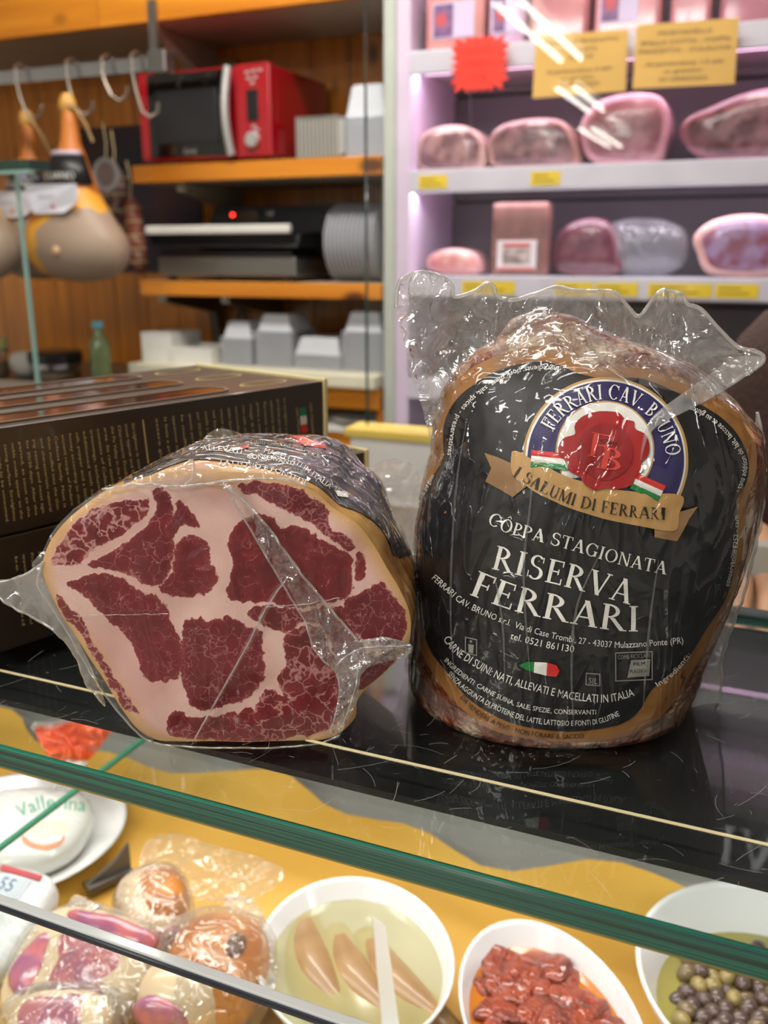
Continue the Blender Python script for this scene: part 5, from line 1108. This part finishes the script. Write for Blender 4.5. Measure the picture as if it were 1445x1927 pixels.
d_ = (pb_-pa).normalized(); sd = d_.cross(Vector((0, 0, 1))).normalized()*.0036; up = sd.cross(d_).normalized()*.0012
part('handle', MB().rings([[pa-sd-up+d_*.006, pa+sd-up, pa+sd+up, pa-sd+up+d_*.006], [pb_-sd*1.4-up, pb_+sd*1.4-up, pb_+sd*1.4+up, pb_-sd*1.4+up]]), m_white, sp, world=True)
part('broad_end', MB().rings([[pb_-sd*1.4-up, pb_+sd*1.4-up, pb_+sd*1.4+up, pb_-sd*1.4+up], [pb_+d_*.02-sd*3-up, pb_+d_*.02+sd*3-up, pb_+d_*.02+sd*3+up, pb_+d_*.02-sd*3+up]]), m_white, sp, world=True)
b2_ = bowl((.0965, .424), .051, .079, R(10), ZR, ZB, 'white bowl of sun-dried tomatoes in orange oil')
liquid(b2_, .029, .90, .051, .079, 'oil', mat('orange_oil', lin(206, 120, 16), .1, coat=.7, alpha=.85))
m_tom = mat('dried_tomato', lin(158, 62, 26), .35, coat=.6, col2=lin(112, 36, 16), nscale=60, bump=.5, bscale=200)
random.seed(5); protos = []
for k in range(4):
    mb = MB().blob((0, 0, 0), (.013, .009, .0035), 16, 10, .9, .45, 130, k); protos.append(part('dried_tomato', mb, m_tom, None, M=Matrix.Translation((.0965, .424, ZB+.03)), smooth='all'))
for i in range(90):
    a = random.uniform(0, 6.28); q = math.sqrt(random.random())*.80; x, y = .051*q*math.cos(a), .079*q*math.sin(a); xr_, yr_ = x*math.cos(R(10))-y*math.sin(R(10)), x*math.sin(R(10))+y*math.cos(R(10))
    o = protos[i] if i < 4 else protos[i % 4].copy()
    if i >= 4: COL.objects.link(o)
    o.matrix_world = Matrix.Translation((.0965+xr_, .424+yr_, ZB+.0265+.006*(1-q)+random.uniform(-.002, .003))) @ Matrix.Rotation(random.uniform(0, 6.28), 4, 'Z') @ Matrix.Rotation(random.uniform(-.4, .4), 4, 'X'); tag(o, 'dark red sun-dried tomato piece in the bowl of orange oil', 'tomato', 'sun-dried tomatoes in oil')
b3_ = bowl((.232, .432), .082, .088, 0, fz+.062, ZB, 'large white bowl of olives at the right under the glass shelf')
liquid(b3_, .030, .84, .082, .088, 'oil', mat('olive_oil', lin(178, 168, 84), .1, coat=.7, alpha=.8))
ol = [part('olive', MB().blob((0, 0, 0), (.0052, .0052, .0064), 12, 8), m, None, M=Matrix.Translation((.23, .43, ZB+.03)), smooth='all') for m in (mat('dark_olive', lin(88, 68, 60), .35, coat=.6), mat('green_olive', lin(150, 132, 76), .35, coat=.6), mat('brown_olive', lin(118, 98, 66), .35, coat=.6))]
lbs = ('dark olive in the large bowl of oil', 'green olive in the large bowl of oil', 'brown olive in the large bowl of oil'); cnt = [0, 0, 0]
for i in range(130):
    a = i*2.39996; q = math.sqrt((i+.5)/130)*.058; k = random.choice((0, 0, 1, 2)); o = ol[k] if cnt[k] == 0 else ol[k].copy()
    if cnt[k]: COL.objects.link(o)
    cnt[k] += 1
    o.matrix_world = Matrix.Translation((.232+q*math.cos(a), .432+q*math.sin(a), ZB+.0285+random.uniform(0, .006))) @ Matrix.Rotation(random.uniform(0, 3), 4, 'Z') @ Matrix.Rotation(random.uniform(.8, 2), 4, 'X'); tag(o, lbs[k], 'olive', 'olives in the large bowl, '+lbs[k].split()[0])
# plate with bagged cheese
PC = (-.297, .632)
dp = part('plate', MB().lathe([(.001, 0), (.05, 0), (.055, .003), (.085, .018), (.0865, .0195), (.083, .0195), (.055, .0065), (.001, .005)], 0, 0, 48), m_por, None, M=Matrix.Translation((PC[0], PC[1], ZB+.001)), smooth='all'); tag(dp, 'white plate under the bagged cheese at the left of the display case', 'plate')
cz = thing('bagged_cheese', 'white cheese in a clear bag with orange top, on the plate', 'cheese', Matrix.Translation((PC[0], PC[1], ZB+.007)))
ch = part('cheese', MB().blob((.006, -.012, .019), (.058, .050, .018), 36, 18, .75, .05, 20), mat('white_cheese', lin(226, 228, 224), .3, coat=.9, coatbump=.5), cz, smooth='all')
BC = bvh_of(ch)
letters('lettering', plain('Vallerina'), [(36, 1540), (90, 1522), (160, 1528)], 26, mat('bag_green', lin(60, 160, 128), .4), ch, BC, .0004)
patch('print_arc', [(44, 1572), (60, 1585), (85, 1590), (112, 1582), (118, 1572), (122, 1578), (110, 1592), (84, 1600), (56, 1594), (42, 1582)], mat('bag_orange', lin(238, 150, 110), .4), ch, BC, .0004, 6)
patch('print_oval', [(48, 1562), (60, 1550), (90, 1545), (118, 1548), (126, 1560), (112, 1572), (84, 1576), (58, 1572)], mat('bag_cream', lin(246, 226, 196), .4), ch, BC, .0003, 6)
YT = .672
m_or = mat('orange_film', lin(246, 92, 40), .2, coat=.9, coatbump=.6, alpha=.92)
film('bag_neck', [(98, 1438), (160, 1432), (165, 1462), (150, 1500), (105, 1500), (95, 1465)], onY(.655), m_caphaze, cz, .012, 60, 4)
film('bag_top', [(66, 1372), (90, 1366), (140, 1358), (215, 1352), (214, 1372), (190, 1402), (160, 1434), (100, 1438), (82, 1410)], onY(YT), m_or, cz, .02, 45, 4)
film('bag_top_edge', [(62, 1376), (64, 1360), (100, 1358), (150, 1344), (215, 1340), (215, 1354), (150, 1362), (100, 1372)], onY(YT+.004), m_caphaze, cz, .012, 60, 4)
part('tie', MB().tube([atY(100, 1440, .66), atY(130, 1442, .652), atY(160, 1436, .66)], .0022), m_white, cz, world=True)
# vacuum packed meats on the paper
def cushion(name, label, px, zc, rx, ry, rz, tilt, rot, parts, filmr=1.12):
    c = atZ(*px, zc); M = Matrix.Translation(c) @ Matrix.Rotation(R(rot), 4, 'Z') @ Matrix.Rotation(R(tilt), 4, 'X'); h = thing(name, label, 'meat pack', M); parts(h)
    part('vacuum_film', MB().blob((0, 0, 0), (rx*filmr, ry*filmr, rz*filmr), 36, 20, .85, .14, 30, px[0]), m_tight2, h, smooth='all'); return h
m_tight2 = film_mat('vacuum_film', .0, 1.0, gloss=1.2)
def lob(o, px): return [(o[0]+p[0], o[1]+p[1]) for p in px]
m_fatp = mat('pale_fat', lin(228, 200, 164), .35, coat=.6); m_pinkp = lean('pink_lean', (196, 112, 118), (160, 96, 124), 60); m_rind = mat('golden_rind', lin(178, 100, 22), .4, coat=.6, col2=lin(204, 134, 56), nscale=40)
def cutround(h, rx, ry, rz, lobes):
    part('fat', MB().blob((0, 0, 0), (rx, ry, rz), 36, 16, .7, .05, 25), m_fatp, h, smooth='all')
    for (cx, cy, ax, ay) in lobes: part('lean', MB().blob((cx, cy, rz*.70), (ax*1.15, ay*1.15, rz*.36), 28, 14, .75, .32, 55, cx*99), m_pinkp, h, smooth='all')
cushion('ham_pack', 'vacuum packed round ham cut with pale fat rim, lower left in the case', (152, 1838), -.268, .048, .040, .016, 28, -20, lambda h: cutround(h, .048, .040, .016, ((.006, .002, .026, .022), (-.028, -.004, .010, .017), (.01, .028, .03, .006))))
def rind2(h):
    part('fat', MB().blob((0, 0, 0), (.024, .034, .022), 28, 16, .8, .1, 40), m_fatp, h, smooth='all'); part('rind', MB().blob((.006, .003, .007), (.019, .026, .018), 24, 14, .8, .1, 40, 2), m_rind, h, smooth='all')
    part('lean', MB().blob((-.012, -.004, .008), (.006, .024, .010), 18, 12, .8, .2, 60, 4), m_pinkp, h, smooth='all'); part('lean', MB().blob((.004, -.026, .004), (.012, .006, .010), 18, 12, .8, .2, 60, 5), m_pinkp, h, smooth='all')
cushion('bacon_pack', 'vacuum packed bacon piece with golden rind behind the round ham cut', (288, 1722), -.268, .024, .034, .022, 10, 25, rind2, 1.15)
def rind3(h):
    part('rind', MB().blob((0, .004, 0), (.033, .036, .026), 30, 18, .85, .06, 30), m_rind, h, smooth='all'); part('fat', MB().blob((-.012, -.02, .002), (.027, .022, .024), 26, 14, .85, .05, 30), m_fatp, h, smooth='all')
    part('lean', MB().blob((-.016, -.036, .006), (.019, .008, .015), 20, 12, .8, .15, 60), m_pinkp, h, smooth='all'); part('branded_spot', MB().blob((.014, .006, .0235), (.007, .009, .0025), 16, 8), mat('burn_mark', lin(96, 60, 30), .5), h, smooth='all')
cushion('ham_pack', 'vacuum packed smoked ham piece with golden brown rind and dark spot', (402, 1838), -.262, .034, .038, .027, 8, -12, rind3, 1.16)
cushion('ham_pack', 'small pink pack in clear film at the bottom left of the case', (110, 1935), -.262, .03, .02, .016, 20, 0, lambda h: cutround(h, .03, .02, .014, ((0, 0, .018, .012),)), 1.3)
wp = thing('paper_packet', 'white paper packet with blue printed label at the left edge of the case', 'packet', Matrix.Translation(atZ(8, 1740, -.262)) @ Matrix.Rotation(R(-20), 4, 'Z') @ Matrix.Rotation(R(22), 4, 'X'))
part('packet', MB().blob((0, 0, 0), (.027, .036, .015), 28, 16, .6, .06, 40), mat('packet_white', lin(226, 228, 228), .5, bump=.3, bscale=90), wp, smooth='all')
lq = part('label', MB().box(-.014, .010, .012, .026, .0135, .0150, .0004), mat('packet_label', lin(206, 214, 222), .4), wp)
part('lettering', ([(p.x*.009-.012, p.y*.009+.015, .0152) for p in plain('55')[0]], plain('55')[1]), mat('packet_blue', lin(70, 104, 150), .4), lq)
part('red_band', MB().box(-.02, .014, .028, .032, .0125, .0140, .0004), mat('packet_red', lin(196, 60, 72), .4), wp)
kt = thing('tray_clip', 'dark grey plastic divider clip lying behind the bacon pack', 'clip', Matrix.Translation(atZ(205, 1660, -.292)) @ Matrix.Rotation(R(40), 4, 'Z'))
part('plate', MB().box(-.018, .018, -.006, .006, 0, .006, .001), mat('clip_grey', lin(84, 80, 76), .35), kt); part('upright', MB().rings([[(-.016, -.001, .006), (.018, -.001, .006), (.018, -.001, .026), (.006, -.001, .016)], [(-.016, .002, .006), (.018, .002, .006), (.018, .002, .026), (.006, .002, .016)]]), mat('clip_grey2', lin(96, 92, 88), .35), kt)
sf = film('loose_film', [(262, 1640), (275, 1585), (330, 1568), (400, 1590), (480, 1610), (535, 1640), (500, 1680), (440, 1700), (350, 1690), (290, 1670)], lambda x, y: atZ(x, y, -.272), m_cap, None, .009, 35, 6); tag(sf, 'loose wrinkled clear film lying behind the packed meats', 'film')
sf2 = film('film_end', [(420, 1690), (470, 1690), (505, 1740), (520, 1830), (500, 1900), (480, 1840), (460, 1770)], lambda x, y: atZ(x, y, -.262), m_caphaze, None, .008, 35, 6); tag(sf2, 'crumpled clear bag end beside the smoked ham pack', 'film')
sf3 = film('bag_flap', [(120, 1740), (135, 1690), (160, 1690), (210, 1720), (262, 1752), (270, 1772), (200, 1755), (140, 1752)], lambda x, y: atZ(x, y, -.255), m_caphaze, None, .006, 45, 5); tag(sf3, 'clear flap of bag standing up behind the round ham cut', 'film')

# ================================================================== person behind the counter, mostly outside the picture
def skinned(name, pts, edges, m, parent, root=0, sub=2):
    me = bpy.data.meshes.new(name); me.from_pydata([p[0] for p in pts], edges, []); o = bpy.data.objects.new(name, me); COL.objects.link(o); o.parent = parent; MATS[o.name] = MATS[parent.name]
    sk = o.modifiers.new('skin', 'SKIN'); sk.use_smooth_shade = True; ss = o.modifiers.new('sub', 'SUBSURF'); ss.levels = sub; ss.render_levels = sub
    b_ = bmesh.new(); b_.from_mesh(me); lay = b_.verts.layers.skin.verify(); b_.verts.ensure_lookup_table()
    for i, p in enumerate(pts): b_.verts[i][lay].radius = p[1] if isinstance(p[1], tuple) else (p[1], p[1]); b_.verts[i][lay].use_root = (i == root)
    b_.to_mesh(me); b_.free(); me.materials.append(m); return o
pr = thing('person', 'person in dark brown jacket behind the counter at the right picture edge', 'person', RM(.297, .66, -1.25))
sk_m = mat('skin', lin(206, 158, 124), .5, sss=.1); jk = mat('brown_jacket', lin(64, 42, 36), .85, bump=.3, bscale=200); trm = mat('black_apron', lin(14, 14, 15), .8); hr = mat('dark_hair', lin(40, 28, 20), .6)
B = 1.25
P_ = [((0, 0, .86), (.13, .10)), ((0, 0, 1.02), (.13, .10)), ((0, -.01, 1.2), (.15, .11)), ((0, 0, 1.36), (.10, .08)), ((0, 0, 1.44), (.05, .05)), ((0, -.01, 1.52), (.065, .075)), ((0, -.015, 1.60), (.072, .09)), ((0, -.005, 1.68), (.06, .07)),
      ((-.195, 0, 1.345), .052), ((-.222, .03, 1.08), .042), ((-.205, -.13, 1.195), .028), ((.195, 0, 1.345), .052), ((.23, .02, 1.08), .042), ((.24, -.05, .86), .028),
      ((-.09, 0, .78), .085), ((-.1, 0, .46), .055), ((-.1, .02, .09), .042), ((-.1, -.14, .045), .035), ((.09, 0, .78), .085), ((.1, 0, .46), .055), ((.1, .02, .09), .042), ((.1, -.14, .045), .035),
      ((-.215, -.185, 1.205), .024), ((.245, -.06, .80), .024)]
Eg = [(0, 1), (1, 2), (2, 3), (3, 4), (4, 5), (5, 6), (6, 7), (3, 8), (8, 9), (9, 10), (3, 11), (11, 12), (12, 13), (0, 14), (14, 15), (15, 16), (16, 17), (0, 18), (18, 19), (19, 20), (20, 21), (10, 22), (13, 23)]
hv = []
def finger(base, pts, wrist):
    i0 = len(P_); 
    for p, r_ in pts: P_.append(((base[0]+p[0], base[1]+p[1], base[2]+p[2]), r_))
    Eg.append((wrist, i0)); Eg.extend((i0+k, i0+k+1) for k in range(len(pts)-1))
for k in range(4):
    L_ = (.9, 1, .95, .78)[k]; x = -.03+.018*k
    finger((-.215, -.185, 1.205), [((x*.8, -.035, 0), .0095), ((x, -.062*L_, -.006), .009), ((x, -.085*L_, -.022), .008), ((x, -.094*L_, -.04), .007)], 22)
    finger((.245, -.06, .80), [((.0, x*.8-.005, -.035), .0095), ((0, x, -.062*L_), .009), ((-.008, x, -.09*L_), .008)], 23)
finger((-.215, -.185, 1.205), [((.03, -.005, -.004), .0105), ((.048, -.028, -.012), .0095), ((.05, -.052, -.022), .008)], 22); finger((.245, -.06, .80), [((-.01, -.03, -.01), .0105), ((-.015, -.042, -.04), .009)], 23)
skinned('body', P_, Eg, sk_m, pr)
J = [((0, 0, .92), (.155, .12)), ((0, 0, 1.06), (.15, .115)), ((0, -.01, 1.2), (.17, .125)), ((0, 0, 1.35), (.12, .095)), ((0, 0, 1.41), (.065, .062)), ((-.195, 0, 1.345), .068), ((-.222, .03, 1.08), .058), ((-.208, -.10, 1.175), .040), ((.195, 0, 1.345), .068), ((.23, .02, 1.08), .058), ((.238, -.04, .90), .040)]
skinned('jacket', J, [(0, 1), (1, 2), (2, 3), (3, 4), (3, 5), (5, 6), (6, 7), (3, 8), (8, 9), (9, 10)], jk, pr)
skinned('apron_and_trousers', [((0, 0, 1.0), (.16, .125)), ((0, 0, .86), (.165, .125)), ((-.09, 0, .74), .105), ((-.1, 0, .46), .075), ((-.1, .02, .12), .06), ((.09, 0, .74), .105), ((.1, 0, .46), .075), ((.1, .02, .12), .06)], [(0, 1), (1, 2), (2, 3), (3, 4), (1, 5), (5, 6), (6, 7)], trm, pr)
part('hair', MB().blob((0, .012, 1.655), (.085, .098, .075), 24, 14, .9, .1, 30), hr, pr, smooth='all')
for x in (-.03, .03): part('eye', MB().blob((x, -.10, 1.60), (.011, .006, .006), 12, 8), mat('eye_dark', lin(40, 30, 26), .2), pr, smooth='all')
part('nose', MB().blob((0, -.108, 1.57), (.012, .016, .022), 12, 8), sk_m, pr, smooth='all'); part('mouth', MB().blob((0, -.095, 1.535), (.024, .006, .005), 12, 8), mat('lips', lin(160, 90, 84), .5), pr, smooth='all')
for x in (-.078, .078): part('ear', MB().blob((x, 0, 1.59), (.008, .018, .028), 12, 8), sk_m, pr, smooth='all')
for x in (-.1, .1): part('shoe', MB().blob((x, -.05, .045), (.05, .14, .05), 20, 12, .8), trm, pr, smooth='all')
